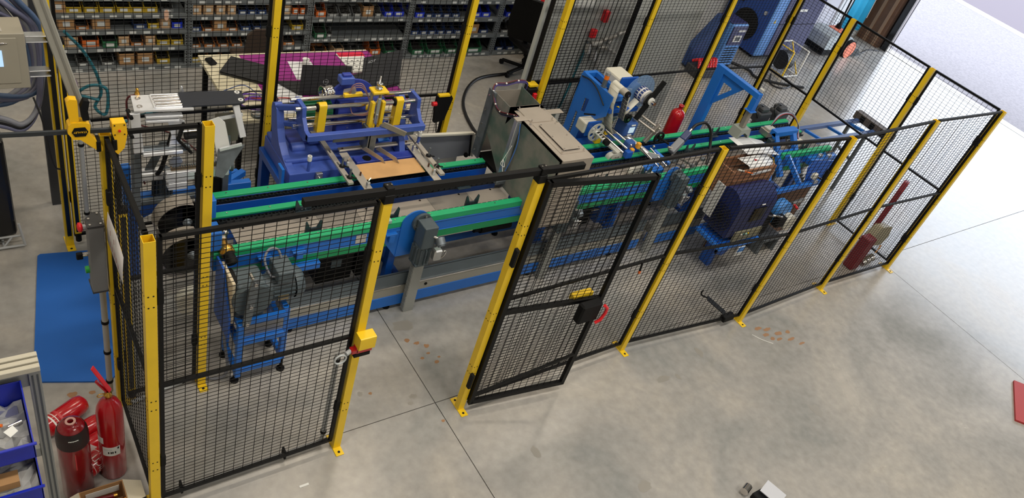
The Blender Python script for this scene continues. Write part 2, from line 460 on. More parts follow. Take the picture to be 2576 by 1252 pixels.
# gates
g1 = panel((2.70, 2.61), (3.52, 2.515), 'open front gate of black mesh with diagonal brace and red handle', gap=.02, nm='mesh_gate', group='swing gates of the fence', brk=(), bw=.032, mid=1.0)
M().bar((2.73, 2.60, .17), (3.5, 2.51, .42), .018, .018).build('brace', BLK, g1)
h = M().box(3.28, 3.46, 2.44, 2.505, .86, 1.03); h.build('lock_box', BLKM, g1, bev=.012)
M().box(3.27, 3.45, 2.55, 2.6, .985, 1.035).build('guard_strip', YEL, g1, bev=.004)
M().tube([(3.455, 2.425, 1.02), (3.485, 2.42, .99), (3.49, 2.42, .94), (3.47, 2.42, .88), (3.44, 2.43, .85)], .012, 8).build('handle', REDP, g1)
for z in (1.5, .35): M().box(2.635, 2.66, 2.585, 2.62, z-.07, z+.07).build('hinge', BLKM, g1, bev=.004)
g2 = panel((4.63, 5.2), (5.75, 5.2), 'rear gate leaf of black mesh folded back against the fence before the partition', gap=.02, nm='mesh_gate', group='swing gates of the fence', brk=(), bw=.032, mid=1.03)
M().box(4.6, 4.72, 5.1, 5.17, .87, 1.02).build('lock_box', BLKM, g2, bev=.01)
M().box(4.62, 4.72, 5.12, 5.2, 1.03, 1.05).build('guard_strip', YEL, g2)
M().box(4.66, 4.70, 5.07, 5.1, .88, .98).build('handle', REDP, g2, bev=.004)
# header beam over the front gate opening
hb = thing('header_beam', 'black square beam lying across the tops of the gate posts', 'beam', (2.1, 2.65, 2.09))
M().bar((1.28, 2.672, 2.115), (2.97, 2.64, 2.115), .032, .04).build('tube', BLK, hb, bev=.003)
for x, y in ((1.722, 2.672), (2.668, 2.645)):
    b = M().box(x-.028, x+.028, y-.028, y+.028, 2.045, 2.10); b.box(x-.022, x+.022, y-.025, y+.025, 2.10, 2.145)
    b.build('bracket', BLK, hb, bev=.003)
    c = M()
    for d in (-.012, .012): c.cyl((x+d, y, 2.145), (x+d, y, 2.15), .005, 8)
    c.build('screw', CHROME, hb)

# ================================================================== CONVEYOR
cv = thing('chain_conveyor', 'long blue chain conveyor with green guide strips running through the cell', 'conveyor', (4.5, 3.95, 0))
LINES = [(3.69, 3.745, [(1.22, 3.66), (4.19, 5.86), (7.0, 7.86)]), (4.03, 4.08, [(1.30, 3.60), (3.93, 7.72)]), (4.235, 4.29, [(1.36, 3.60), (3.93, 7.72)])]
def screws(m, x0, x1, y, z, st=.29):
    x = x0+.12
    while x < x1: m.cyl((x, y, z), (x, y, z+.006), .006, 6); x += st
for li, (y0, y1, segs) in enumerate(LINES):
    for x0, x1 in segs:
        g = M().box(x0, x1, y0, y1, .874 if li == 0 else .908, .925).build('guide_strip', GRN, cv, bev=.002)
        s = M(); screws(s, x0, x1, (y0+y1)/2, .925); s.build('screws', CHROME, cv, kind='stuff')
        c = M()
        if li == 0:
            c.box(x0, x1, y0+.004, y1, .775, .872); c.box(x0, x1, y0-.002, y0+.004, .866, .872); c.box(x0, x1, y0-.002, y0+.004, .775, .781)
        elif li == 1: c.box(x0, x1, y0+.006, y1, .70, .906)
        else: c.box(x0, x1, y0-.036, y1, .66, .884).box(x0, x1, y0+.002, y1, .884, .906)
        c.build('side_channel', BLUE if li == 0 else BLUED, cv, bev=.002)
        if li == 0: M().box(x0+.05, x1, y0, y1-.01, .708, .773).build('return_strip', mat('green_plastic_lower', C(16, 140, 86), .45), cv, bev=.002)
        # chain: side plates and rollers
        ch = M(); yc = {0: 3.768, 1: 4.012, 2: 4.217}[li]; x = x0; i = 0; zc = 0 if li == 0 else .014
        while x < x1-.03:
            w_ = .009 if i % 2 else .013
            for sg in (-1, 1): ch.box(x, x+.034, yc+sg*w_-.0015, yc+sg*w_+.0015, .872+zc, .892+zc)
            ch.cyl((x+.004, yc-.014, .882+zc), (x+.004, yc+.014, .882+zc), .007, 6, caps=False)
            x += .0254; i += 1
        ch.build('chain', CHAIN, cv, kind='stuff')
        cr_ = M()
        if li != 0: pass
        cr_.box(x0, x1, yc-.016, yc+.018, .862 if li == 0 else .884, .870 if li == 0 else .887); cr_.build('chain_track', mat('track_black', C(22, 24, 28), .5), cv)
# deck plates between front and middle chain
DK = [mat('deck_plate_a', C(168, 160, 150), .42, metal=.35, var=.06, vscale=3), mat('deck_plate_b', C(150, 144, 137), .36, metal=.45, var=.08, vscale=3)]
xs = [1.42, 2.02, 2.32, 2.92, 3.28, 3.60]
for i in range(5): M().box(xs[i]+.001, xs[i+1]-.001, 3.79, 3.985, .842, .846).build('deck_plate', DK[i % 2], cv)
xs = [3.95, 4.5, 5.05, 5.6, 6.2, 6.8, 7.4, 7.86]
for i in range(7): M().box(xs[i]+.001, xs[i+1]-.001, 3.79, 3.985, .842, .846).build('deck_plate', DK[(i+1) % 2], cv)
s = M()
for x in (1.5, 1.95, 2.4, 2.85, 3.2, 3.5, 4.1, 4.7, 5.3): s.cyl((x, 3.965, .846), (x, 3.965, .853), .009, 8)
s.build('bolts', CHROME, cv, kind='stuff')
for x in (1.9, 2.72, 3.45, 4.3, 5.2, 6.05, 6.9): M().bar((x, 4.07, .80), (x+.08, 4.21, .80), .04, .04).build('cross_bar', BLUE, cv, bev=.002)
# lower trunk: grey trays, bright lip, blue base beam
for x0, x1 in ((1.745, 5.30), (5.46, 6.15)):
    M().box(x0, x1, 3.70, 3.705, .262, .385).box(x0, x1, 3.70, 3.712, .38, .388).build('cable_tray', mat('tray_galvanised', C(104, 116, 124), .4, metal=.5, var=.1, vscale=4), cv)
    M().box(x0, x1, 3.688, 3.70, .252, .262).build('tray_lip', CHROME, cv)
    M().box(x0, x1, 3.694, 3.82, .158, .252).build('lower_tray', mat('tray_beige', C(160, 158, 148), .45, metal=.3), cv)
    M().box(x0, x1, 3.69, 3.76, .046, .157).build('base_beam', BLUE, cv, bev=.003)
    M().box(x0, x1, 4.26, 4.33, .046, .157).build('base_beam', BLUE, cv, bev=.003)
c = M().cyl((2.9, 3.693, .21), (2.9, 3.688, .21), .013, 12); c.build('grommet', BLKM, cv)
for x in (1.78, 2.58, 4.04, 4.9, 5.95, 6.7, 7.6):
    for y in (3.80, 4.25):
        M().box(x-.03, x+.03, y-.03, y+.03, .157 if x < 6.1 else .05, .70 if y > 4 else .84).build('leg', BLUED, cv, bev=.003)
    M().bar((x+.15, 3.82, .18), (x+.15, 4.24, .18), .05, .05).build('floor_bar', BLUED, cv, bev=.003)
for x in (1.8, 2.6, 4.0, 4.98, 6.02, 6.7, 7.6):
    for y in (3.73, 4.29): M().cyl((x, y, .0), (x, y, .018), .03, 14).cyl((x, y, .018), (x, y, .05), .012, 8).build('levelling_foot', BLKM, cv)
# return shafts and dark gear below the deck
M().cyl((2.85, 3.86, .545), (3.62, 3.86, .545), .012, 12).build('shaft', CHROME, cv)
M().cyl((3.42, 3.86, .545), (3.72, 3.86, .545), .045, 16).build('bearing_block', BLKM, cv)
M().cyl((3.36, 3.86, .545), (3.42, 3.86, .545), .03, 16).build('coupling', BLKM, cv)
for x in (2.95, 3.12, 3.3): M().prism([(0, 0), (.05, 0), (.025, -.05)], (x, 3.84, .70), (1, 0, 0), (0, 0, 1), (0, .01, 0)).build('flight_tooth', FORK, cv)
M().cyl((1.95, 3.9, .62), (2.45, 3.9, .62), .012, 12).build('shaft', CHROME, cv)
b = M().box(2.02, 2.3, 3.84, 4.06, .3, .56); b.build('terminal_box', BLKM, cv, bev=.006)
b = M().box(2.34, 2.5, 3.84, 4.0, .3, .5); b.build('terminal_box', BLKM, cv, bev=.006)
M().box(2.12, 2.2, 3.83, 3.84, .45, .52).build('switch_plate', DGREY, cv)
M().cyl((4.4, 3.86, .5), (5.0, 3.86, .5), .012, 12).build('shaft', CHROME, cv)
b = M().box(4.45, 4.65, 3.84, 4.06, .36, .56); b.build('terminal_box', BLKM, cv, bev=.006)
b = M().box(4.75, 4.95, 3.84, 4.0, .34, .52); b.build('terminal_box', BLUED, cv, bev=.006)
# tabs and name plate on the front channel
for x, z in ((1.50, .80), (1.73, .80), (2.42, .80)):
    M().box(x, x+.09, 3.655, 3.69, z+.03, z+.045).box(x+.03, x+.075, 3.655, 3.69, z-.03, z+.03).build('lug', BLUE, cv, bev=.002)
M().bar((1.60, 3.66, .70), (1.93, 3.66, .70), .045, .05).build('lug_bar', BLUE, cv, bev=.002)
npl = M().box(2.2, 2.28, 3.6905, 3.692, .79, .865).build('name_plate', mat('plate_grey', C(185, 180, 172), .5), cv)
text('CE', .018, (2.262, 3.6900, .85), (1, 0, 0), (0, 0, 1), BLKM, npl, ext=.0003)
M().box(2.40, 2.46, 3.685, 3.745, .926, .955).build('joint_block', mat('pale_green_block', C(150, 180, 170), .5), cv, bev=.003)

# left end: two round sprocket guards
def sprocket_guard(x, y, z, r, label):
    t = thing('sprocket_guard', label, 'sprocket guard', (x, y, z), 'sprocket guards at the left conveyor end')
    n = 20; a0, a1 = PI*.38, PI*1.5
    arc = lambda rr: [(rr*math.cos(a0+(a1-a0)*i/n), rr*math.sin(a0+(a1-a0)*i/n)) for i in range(n+1)]
    M().prism(arc(r)+arc(r-.004)[::-1], (x, y-.055, z), (1, 0, 0), (0, 0, 1), (0, .11, 0)).build('band', STEEL, t)
    d = M().cyl((x, y-.03, z), (x, y-.012, z), r-.02, 40); d.box(x, x+.2, y-.03, y-.012, z+.02, z+r-.02); d.build('disc', BLKG, t)
    M().lathe([(.001, .02), (.016, .02), (.016, 0), (.03, 0), (.03, -.006)], (x+.03, y-.035, z), (0, -1, 0), 16).build('hub', STEELD, t)
    M().cyl((x+.03, y-.02, z), (x+.03, y+.10, z), .014, 12).build('shaft', CHROME, t)
    M().box(x+.10, x+.2, y-.055, y+.06, z+.02, z+r).build('mount_plate', BLUE, t, bev=.003)
sprocket_guard(1.12, 4.02, .955, .165, 'rear black disc guard on the left conveyor end, farther from the fence')
sprocket_guard(1.07, 3.74, .93, .165, 'front black disc guard on the left conveyor end, nearer the corner post')
gd = thing('round_cover', 'pale round cover under the black sprocket discs', 'cover', (1.05, 3.62, .6))
M().cyl((1.08, 3.66, .62), (1.08, 3.60, .62), .10, 32).build('disc', BEIGE, gd, bev=.006)
M().cyl((1.08, 3.70, .62), (1.08, 3.66, .62), .02, 12).build('hub', STEELD, gd)

# forks carried by the chains
def fork_proto(x, y, z):
    t = thing('carrier_fork', '', 'carrier fork', (x, y, z), 'dark carrier forks on the chains')
    m = M().prism([(-.058, 0), (.058, 0), (.058, .085), (.05, .098), (.022, .036), (-.022, .036), (-.05, .098), (-.058, .085)], (x, y, z), (1, 0, 0), (0, 0, 1), (0, .012, 0))
    m.box(x-.058, x+.058, y-.032, y+.012, z, z+.006); m.build('fork_plate', FORK, t, bev=.001)
    s = M()
    for d in (-.013, .013): s.cyl((x+d, y-.0005, z+.02), (x+d, y-.004, z+.02), .006, 8)
    s.build('screw', CHROME, t, kind='stuff')
    return t
fk = fork_proto(1.93, 4.00, .893)
fk['label'] = 'dark carrier fork on the middle chain just left of the black header beam end'
for (x, y, z, lb) in [(1.91, 3.77, .893, 'dark carrier fork on the front chain behind the front left mesh panel'),
        (3.25, 4.00, .893, 'dark carrier fork on the middle chain right of the aluminium frame'),
        (3.19, 3.77, .893, 'dark carrier fork on the front chain before the plain deck, right of the hanging gearmotor'),
        (2.50, 3.77, .893, 'dark carrier fork beside the gate interlock post, at the blue pusher'),
        (4.52, 3.77, .893, 'dark carrier fork on the front chain above the open gate leaf'),
        (5.06, 3.77, .893, 'larger looking dark carrier fork on the front chain right of the brackets'),
        (5.86, 4.00, .893, 'dark carrier fork on the middle chain behind the grey scanner'),
        (6.42, 4.20, .893, 'dark carrier fork by the foot of the blue gantry'),
        (7.45, 3.77, .893, 'dark carrier fork near the right conveyor end')]:
    dup(fk, (x, y, z), lb)
pu = thing('pusher_lever', 'blue pusher lever with black roller beside the interlock post', 'lever', (2.45, 3.86, .85))
M().bar((2.40, 3.84, .90), (2.50, 3.88, .90), .03, .05).build('body', BLUE, pu, bev=.004)
M().cyl((2.50, 3.84, .95), (2.50, 3.90, .95), .017, 14).build('roller', BLKM, pu)
M().bar((2.48, 3.88, .90), (2.50, 3.88, .95), .02, .02).build('arm', BLUE, pu)
M().cyl((2.53, 3.80, .89), (2.60, 3.70, .86), .006, 8).build('rod', BLKM, pu)

# hanging gearmotors with slotted pillars
def gearmotor(x, y, z, label, plabel, sc=1.0, pillar=True):
    t = thing('gearmotor', label, 'motor', (x, y, z), 'gearmotors on the front of the conveyor')
    P = lambda a, b, c: (x+a*sc, y+b*sc, z+c*sc)
    n = 14; arc = [(-.12+.12+.10*math.cos(PI*i/n)-.02, .0+.10*math.sin(PI*i/n)) for i in range(n+1)]
    M().prism(arc+[(-.12, -.27), (.06, -.27)], P(-.02, .004, -.03), (sc, 0, 0), (0, 0, sc), (0, -.01, 0)).build('mount_plate', BLUE, t, bev=.002)
    M().prism([(0, 0), (-.17, 0), (-.17, -.03), (-.02, -.24)], P(-.12, .0, -.06), (sc, 0, 0), (0, 0, sc), (0, .005, 0)).build('gusset', BLUE, t)
    M().prism([(0, 0), (.14, 0), (.0, -.13)], P(-.26, -.002, -.075), (sc, 0, 0), (0, -sc*.55, -sc*.1), (0, 0, .005)).build('gusset', BLUE, t)
    f = M().cyl(P(0, -.008, -.02), P(0, -.028, -.02), .07*sc, 24); f.build('flange', DGREY, t, bev=.002)
    b = M()
    for i in range(6): a = PI*i/3+.3; b.cyl(P(.056*math.cos(a), -.028, -.02+.056*math.sin(a)), P(.056*math.cos(a), -.036, -.02+.056*math.sin(a)), .009*sc, 6)
    b.build('bolts', CHROME, t, kind='stuff')
    g = M().box(*[v for v in (P(-.045, 0, 0)[0], P(.055, 0, 0)[0], P(0, -.14, 0)[1], P(0, -.028, 0)[1], P(0, 0, -.15)[2], P(0, 0, .025)[2])])
    g.build('gearbox', DGREY, t, bev=.008, seg=2)
    mo = M().cyl(P(.0, -.08, -.15), P(.0, -.08, -.30), .052*sc, 24); mo.build('motor_body', DGREY, t)
    fi = M()
    for i in range(12):
        a = 2*PI*i/12; fi.bar(P(.058*math.cos(a), -.08+.058*math.sin(a), -.16), P(.058*math.cos(a), -.08+.058*math.sin(a), -.29), .006*sc, .018*sc, (math.cos(a), math.sin(a), 0))
    fi.build('cooling_fins', DGREY, t, kind='stuff')
    M().box(P(-.05, 0, 0)[0], P(.05, 0, 0)[0], P(0, -.13, 0)[1], P(0, -.03, 0)[1], P(0, 0, -.315)[2], P(0, 0, -.295)[2]).build('motor_cap', DGREY, t, bev=.005)
    e = M().cyl(P(.075, -.14, -.07), P(.075, -.18, -.10), .034*sc, 20); e.cyl(P(.075, -.18, -.10), P(.075, -.186, -.104), .026*sc, 20); e.build('encoder', STEELD, t, bev=.002)
    M().cyl(P(.03, -.13, -.05), P(.09, -.17, -.075), .01*sc, 8).build('pin', CHROME, t)
    M().box(P(.06, 0, 0)[0], P(.12, 0, 0)[0], P(0, -.16, 0)[1], P(0, -.11, 0)[1], P(0, 0, -.26)[2], P(0, 0, -.17)[2]).build('connector_box', ALU, t, bev=.01)
    M().cable([P(.09, -.15, -.20), P(.14, -.16, -.18), P(.15, -.14, -.24), P(.11, -.14, -.27), P(.08, -.15, -.23), P(.12, -.13, -.19)], .0045).build('clamp_wire', CHROME, t)
    M().cable([P(.11, -.14, -.21), P(.14, -.10, -.26), P(.2, -.02, -.29), P(.27, .05, -.28)], .009).build('cable', CABB, t)
    if pillar:
        p = thing('slotted_duct', plabel, 'cable duct', (x+.05, y-.03, 0), 'grey slotted ducts below the gearmotors')
        x0, x1, y0, y1 = x+.0, x+.095, y-.052, y-.004
        zt = z-.36
        M().box(x0+.006, x1, y0, y1, .0, zt).build('duct_body', mat('duct_grey', C(150, 152, 148), .55), p, bev=.002)
        s = M(); zz = .02
        while zz < zt-.02: s.box(x0, x0+.007, y0+.002, y1-.002, zz, zz+.008); zz += .0155
        s.build('slats', MATS['duct_grey'], p, kind='stuff')
gearmotor(2.70, 3.685, .93, 'dark grey gearmotor hanging on the blue plate in the gate opening', 'grey slotted duct standing in the open gateway', sc=1.12)
gearmotor(4.05, 3.685, .92, 'dark grey gearmotor seen through the open gate leaf', 'grey slotted duct seen through the open gate leaf')
gearmotor(5.36, 3.685, .95, 'dark grey gearmotor behind the fence left of the yellow fourth post', 'grey slotted duct right of the gate leaf, behind the mesh')

# ---- large drive at front left
st = thing('drive_stand', 'blue welded stand under the big gearmotor at the front left', 'stand', (1.45, 3.5, 0))
for (x, y) in ((1.30, 3.36), (1.62, 3.42), (1.30, 3.62), (1.62, 3.66)): M().box(x-.02, x+.02, y-.02, y+.02, .10, .60).build('leg', BLUE, st, bev=.003)
for z in (.13, .40, .58):
    M().box(1.32, 1.60, 3.385-.02, 3.385+.02, z-.022, z+.022).build('cross_rail', BLUE, st, bev=.003)
    M().bar((1.30, 3.36, z), (1.30, 3.62, z), .035, .04).build('cross_rail', BLUE, st, bev=.003)
    M().bar((1.62, 3.42, z), (1.62, 3.66, z), .035, .04).build('cross_rail', BLUE, st, bev=.003)
M().box(1.32, 1.60, 3.40, 3.405, .42, .56).build('front_sheet', mat('grey_sheet', C(140, 140, 140), .4, metal=.4), st)
M().prism([(3.40, .42), (3.68, .42), (3.68, .92), (3.55, .92), (3.40, .62)], (1.236, 0, 0), (0, 1, 0), (0, 0, 1), (.012, 0, 0)).build('mount_plate', BLUED, st, bev=.003)
for x in (1.30, 1.62):
    for y in (3.40, 3.64): M().cyl((x, y, 0), (x, y, .10), .012, 8).cyl((x, y, 0), (x, y, .015), .028, 12).build('levelling_foot', BLKM, st)
gm = thing('gearmotor', 'large slate grey helical gearmotor on the blue stand at the front left', 'motor', (1.45, 3.5, .6), 'gearmotors on the front of the conveyor')
g = M().box(1.285, 1.47, 3.41, 3.60, .54, .87); g.build('gearbox', DGREY, gm, bev=.025, seg=3)
M().cyl((1.378, 3.38, .76), (1.378, 3.42, .76), .125, 28).build('gearbox_face', DGREY, gm, bev=.01)
f = M().cyl((1.30, 3.53, .79), (1.27, 3.53, .79), .105, 28); f.build('flange', BLKM, gm, bev=.004)
M().box(1.255, 1.275, 3.42, 3.64, .55, .90).build('wood_pad', mat('pale_wood', C(205, 190, 160), .6), gm, bev=.003)
b = M()
for i in range(8): a = PI*i/4; b.cyl((1.27, 3.53+.088*math.cos(a), .79+.088*math.sin(a)), (1.257, 3.53+.088*math.cos(a), .79+.088*math.sin(a)), .013, 6)
for d in ((1.33, 3.48), (1.43, 3.48), (1.33, 3.57), (1.43, 3.57)): b.cyl((d[0], d[1], .86), (d[0], d[1], .868), .01, 6)
b.build('bolts', CHROME, gm, kind='stuff')
M().cyl((1.47, 3.52, .72), (1.52, 3.52, .72), .085, 26).build('motor_adapter', DGREY, gm, bev=.006)
M().cyl((1.52, 3.52, .72), (1.68, 3.52, .72), .085, 26).build('motor_body', DGREY, gm)
fi = M()
for i in range(20):
    a = 2*PI*i/20; c, s_ = math.cos(a), math.sin(a)
    fi.bar((1.53, 3.52+.091*c, .72+.091*s_), (1.67, 3.52+.091*c, .72+.091*s_), .004, .02, (0, c, s_))
fi.build('cooling_fins', DGREY, gm, kind='stuff')
M().lathe([(.104, 0), (.104, .045), (.08, .065), (.002, .068)], (1.68, 3.52, .72), (1, 0, 0), 26).build('fan_cover', DGREY, gm)
M().box(1.545, 1.66, 3.43, 3.60, .81, .90).build('terminal_box', DGREY, gm, bev=.008, seg=2)
M().box(1.56, 1.63, 3.43, 3.436, .66, .71).build('rating_plate', mat('plate_brass_grey', C(150, 135, 100), .4, metal=.5), gm)
# torque arm
tc0, td = Vector((1.345, 3.345, .79)), Vector((.10, 0, .995)); tu = Vector((.995, 0, -.10))
M().prism([(-.026, -.18), (-.014, -.2), (.014, -.2), (.026, -.18), (.026, .18), (.014, .2), (-.014, .2), (-.026, .18)], tc0, tu, td, (0, -.012, 0)).build('torque_arm', STEELD, gm, bev=.003)
b = M()
for d in (.17, -.02, -.17): b.cyl(tc0+td*d+Vector((0, -.012, 0)), tc0+td*d+Vector((0, -.028, 0)), .013, 8)
b.cyl(tc0+td*.17, tc0+td*.17+Vector((0, .08, 0)), .012, 8)
b.build('arm_bolts', CHROME, gm, kind='stuff')
M().cable([(1.62, 3.56, .87), (1.60, 3.6, .95), (1.54, 3.6, .97), (1.50, 3.56, .92), (1.52, 3.5, .84), (1.55, 3.48, .83)], .008).build('cable', CABG, gm)
# universal joint above
uj = thing('universal_joint', 'brass coloured universal joint shaft above the big gearmotor', 'joint', (1.30, 3.7, .9))
M().cyl((1.315, 3.60, .90), (1.30, 3.68, .94), .035, 16).build('boot', BLKM, uj)
M().lathe([(.001, 0), (.045, 0), (.048, .04), (.03, .07), (.04, .1), (.001, .1)], (1.305, 3.66, .93), (-.15, .95, .2), 16).build('yoke', BRASS, uj)
M().cb((1.285, 3.78, .965), (.08, .05, .05)).build('cross', CHROME, uj, bev=.01)
for d in (-.035, .04): M().ball((1.285+d, 3.80, .99), .022).build('knob', CHROME, uj)

# ================================================================== STAINLESS TUNNEL
tn = thing('steel_tunnel', 'folded stainless steel tunnel hood bridging the conveyor', 'machine hood', (3.77, 3.9, .8))
SS = mat('stainless_hood', C(176, 166, 154), .38, metal=.4, var=.1, vscale=4)
SSD = mat('stainless_stained', C(142, 140, 132), .45, metal=.2, var=.35, vscale=6, col2=C(96, 116, 108))
m = M().prism([(3.42, .86), (3.42, 1.5), (4.16, 1.5), (4.16, 1.47), (3.45, 1.47), (3.45, .86)], (3.62, 0, 0), (0, 1, 0), (0, 0, 1), (.30, 0, 0))
m.build('hood_top', SS, tn, bev=.002)
side = [(3.42, .80), (3.42, 1.498), (4.43, 1.498), (4.43, .86), (4.385, .86), (4.33, 1.10), (4.08, .93), (3.98, .86)]
M().prism([(3.43, .84), (3.43, 1.496), (4.44, 1.496), (4.44, .88), (4.37, .88), (4.35, 1.14), (4.12, .95), (4.02, .86)], (3.62, 0, 0), (0, 1, 0), (0, 0, 1), (.003, 0, 0)).build('side_wall', SSD, tn)
M().prism([(3.43, .84), (3.43, 1.496), (4.44, 1.496), (4.44, .88), (4.02, .86)], (3.917, 0, 0), (0, 1, 0), (0, 0, 1), (.003, 0, 0)).build('side_wall', SSD, tn)
M().box(3.62, 3.92, 4.437, 4.44, .88, 1.47).build('rear_wall', SS, tn)
M().box(3.60, 3.62, 4.36, 4.45, .87, 1.5).build('edge_flange', STEELD, tn)
M().prism([(4.10, 1.5), (4.16, 1.5), (4.16, 1.34), (4.10, 1.44)], (3.62, 0, 0), (0, 1, 0), (0, 0, 1), (.3, 0, 0)).build('inner_baffle', SS, tn)
M().box(3.63, 3.9, 4.0, 4.4, .87, .90).build('inner_shade', BLKM, tn)  # black slab put in to stand for the shade inside the hood
M().box(3.70, 3.86, 3.53, 3.87, 1.512, 1.516).build('lid_plate', SS, tn, bev=.002)
M().box(3.66, 3.89, 3.50, 3.90, 1.5, 1.503).build('lid_plate', SS, tn)
M().box(3.66, 3.88, 3.92, 4.12, 1.5, 1.506).build('lid_plate', SS, tn)
M().box(3.705, 3.86, 3.535, 3.87, 1.503, 1.512).build('lid_gap', BLKM, tn)
s = M()
for a, b in ((3.71, 3.54), (3.85, 3.54), (3.71, 3.70), (3.85, 3.70), (3.71, 3.86), (3.85, 3.86), (3.67, 3.51), (3.88, 3.51), (3.67, 3.93), (3.87, 3.93), (3.67, 4.11), (3.87, 4.11)): s.cyl((a, b, 1.503), (a, b, 1.524), .006, 8)
for a, b in ((3.64, 3.90), (3.905, 3.90), (3.905, 4.08), (3.64, 4.08)): s.cyl((a, b, 1.5), (a, b, 1.508), .011, 8)
for z in (.92, 1.05, 1.18, 1.31, 1.45): s.cyl((3.60, 4.42, z), (3.593, 4.42, z), .007, 8)
s.build('bolts', CHROME, tn, kind='stuff')
# pneumatic cylinders standing against the left wall and behind
M().bar((3.585, 3.985, .93), (3.585, 3.985, 1.49), .045, .045, (0, 1, 0)).build('air_cylinder', ALU, tn, bev=.004)
M().box(3.55, 3.70, 3.955, 4.01, 1.50, 1.508).build('bracket', SS, tn, bev=.002)
M().bar((4.04, 4.08, 1.0), (4.04, 4.08, 1.47), .045, .045, (0, 1, 0)).build('air_cylinder', ALU, tn, bev=.004)
M().box(3.95, 4.09, 4.05, 4.11, 1.47, 1.478).build('bracket', SS, tn, bev=.002)
M().box(3.95, 3.96, 4.05, 4.11, 1.22, 1.47).build('bracket', SS, tn)
M().box(3.53, 3.64, 3.95, 4.03, .90, .935).build('cylinder_foot', STEELD, tn, bev=.004)
M().box(3.58, 3.63, 3.44, 3.52, .93, 1.0).build('corner_flange', STEELD, tn)
# cable loom with ties
lm = thing('cable_loom', 'bundle of violet and dark red cables tied along the steel tunnel edge', 'cable', (3.62, 4.2, 1.5))
VCB = mat('violet_cable', C(62, 50, 110), .5); DRC = mat('dark_red_cable', C(92, 30, 34), .5)
pl = [(4.0, 4.50, 1.36), (3.99, 4.47, 1.50), (3.88, 4.455, 1.535), (3.76, 4.45, 1.52), (3.66, 4.45, 1.52), (3.61, 4.40, 1.49), (3.60, 4.32, 1.42), (3.60, 4.24, 1.40), (3.60, 4.14, 1.44), (3.60, 4.06, 1.48), (3.59, 4.02, 1.50)]
for i in range(4):
    o = [(x+.008*math.cos(i*1.6), y+.006*math.sin(i*1.6), z+.008*math.sin(i*1.6)) for x, y, z in pl]
    M().cable(o, .005, 6).build('cable', (VCB, DRC, CABB, VCB)[i], lm)
ti = M()
for j in (2, 3, 4, 5, 6, 7, 8, 9): x, y, z = pl[j]; ti.ball((x, y, z+.006), .0085, 8)
ti.build('cable_ties', WHITE, lm, kind='stuff')
M().cable([(3.585, 3.95, 1.48), (3.60, 3.93, 1.30), (3.58, 3.93, 1.12), (3.57, 3.96, .96)], .004, 6).build('air_hose', mat('blue_air_hose', C(60, 110, 190), .4), lm)
M().cable([(3.57, 3.95, 1.28), (3.55, 3.97, 1.16), (3.53, 3.97, 1.10), (3.56, 3.95, 1.08), (3.54, 3.97, 1.14), (3.55, 3.94, 1.04), (3.60, 3.93, 1.0)], .003, 6).build('air_hose', WHITE, lm)

# ================================================================== MARKING MACHINE
mk = thing('marking_machine', 'violet blue cast marking machine with chrome rods and yellow clamps', 'machine', (2.5, 4.6, .5))
BB = mat('casting_panel', C(46, 64, 158), .5, bump=.4, bscale=40, var=.1, vscale=8)
M().box(1.98, 3.03, 4.40, 4.92, .79, .905).build('base_casting', VIO, mk, bev=.006, seg=2)
M().box(2.50, 3.02, 4.385, 4.47, .825, .955).build('front_block', BB, mk, bev=.004)
M().box(1.99, 2.46, 4.52, 4.92, .905, .94).build('base_step', VIO, mk, bev=.012, seg=2)
M().box(2.1, 2.95, 4.70, 4.90, .905, .96).build('base_step', BB, mk, bev=.006)
M().cyl((2.60, 4.425, .955), (2.60, 4.425, .9565), .035, 20).build('slot', BLKM, mk)
for x in (2.58, 2.83): M().cyl((x, 4.385, .885), (x, 4.383, .885), .014, 14).build('bore', BLKM, mk)
pl_ = M().box(2.90, 2.965, 4.383, 4.385, .87, .91).build('name_plate', WHITE, mk); M().box(2.905, 2.96, 4.382, 4.383, .875, .905).build('plate_print', BLKM, pl_)
for x in (2.18, 2.72):
    b = M().box(x, x+.05, 4.375, 4.385 if x > 2.5 else 4.40, .78, .90); b.box(x, x+.05, 4.34, 4.385, .78, .788); b.build('angle_bracket', ALU, mk, bev=.002)
    M().cyl((x+.025, 4.378, .86), (x+.025, 4.36, .86), .012, 8).build('bolt', CHROME, mk)
def arm(x, th):
    pts = [(4.40, .90), (4.50, .915), (4.58, .95), (4.66, 1.01), (4.71, 1.10), (4.755, 1.24), (4.80, 1.27), (4.84, 1.25), (4.85, 1.20), (4.83, 1.08), (4.80, .98), (4.80, .90)]
    return M().prism(pts, (x, 0, 0), (0, 1, 0), (0, 0, 1), (th, 0, 0))
arm(1.985, .055).build('upright', VIO, mk, bev=.008, seg=2)
arm(3.00, .05).build('upright', VIO, mk, bev=.008, seg=2)
for y, z in ((4.60, 1.33), (4.70, 1.345), (4.62, 1.17), (4.70, 1.175)):
    M().cyl((2.06, y, z), (3.06, y, z), .0165, 18).build('rod', CHROME, mk)
def cheek(x):
    return M().prism([(4.72, 1.36), (4.72, 1.30), (4.66, 1.28), (4.66, 1.20), (4.72, 1.17), (4.72, 1.13), (4.62, 1.13), (4.50, 1.12), (4.44, 1.16), (4.44, 1.20), (4.50, 1.21), (4.56, 1.28), (4.57, 1.36)], (x, 0, 0), (0, 1, 0), (0, 0, 1), (.03, 0, 0))
cheek(2.10).build('cheek_plate', VIO, mk, bev=.004); cheek(3.04).build('cheek_plate', VIO, mk, bev=.004)
M().bar((2.0, 4.78, 1.24), (2.11, 4.62, 1.33), .035, .045).build('link_arm', VIO, mk, bev=.008, seg=2)
M().bar((2.0, 4.80, 1.10), (2.11, 4.64, 1.17), .03, .04).build('link_arm', VIO, mk, bev=.006)
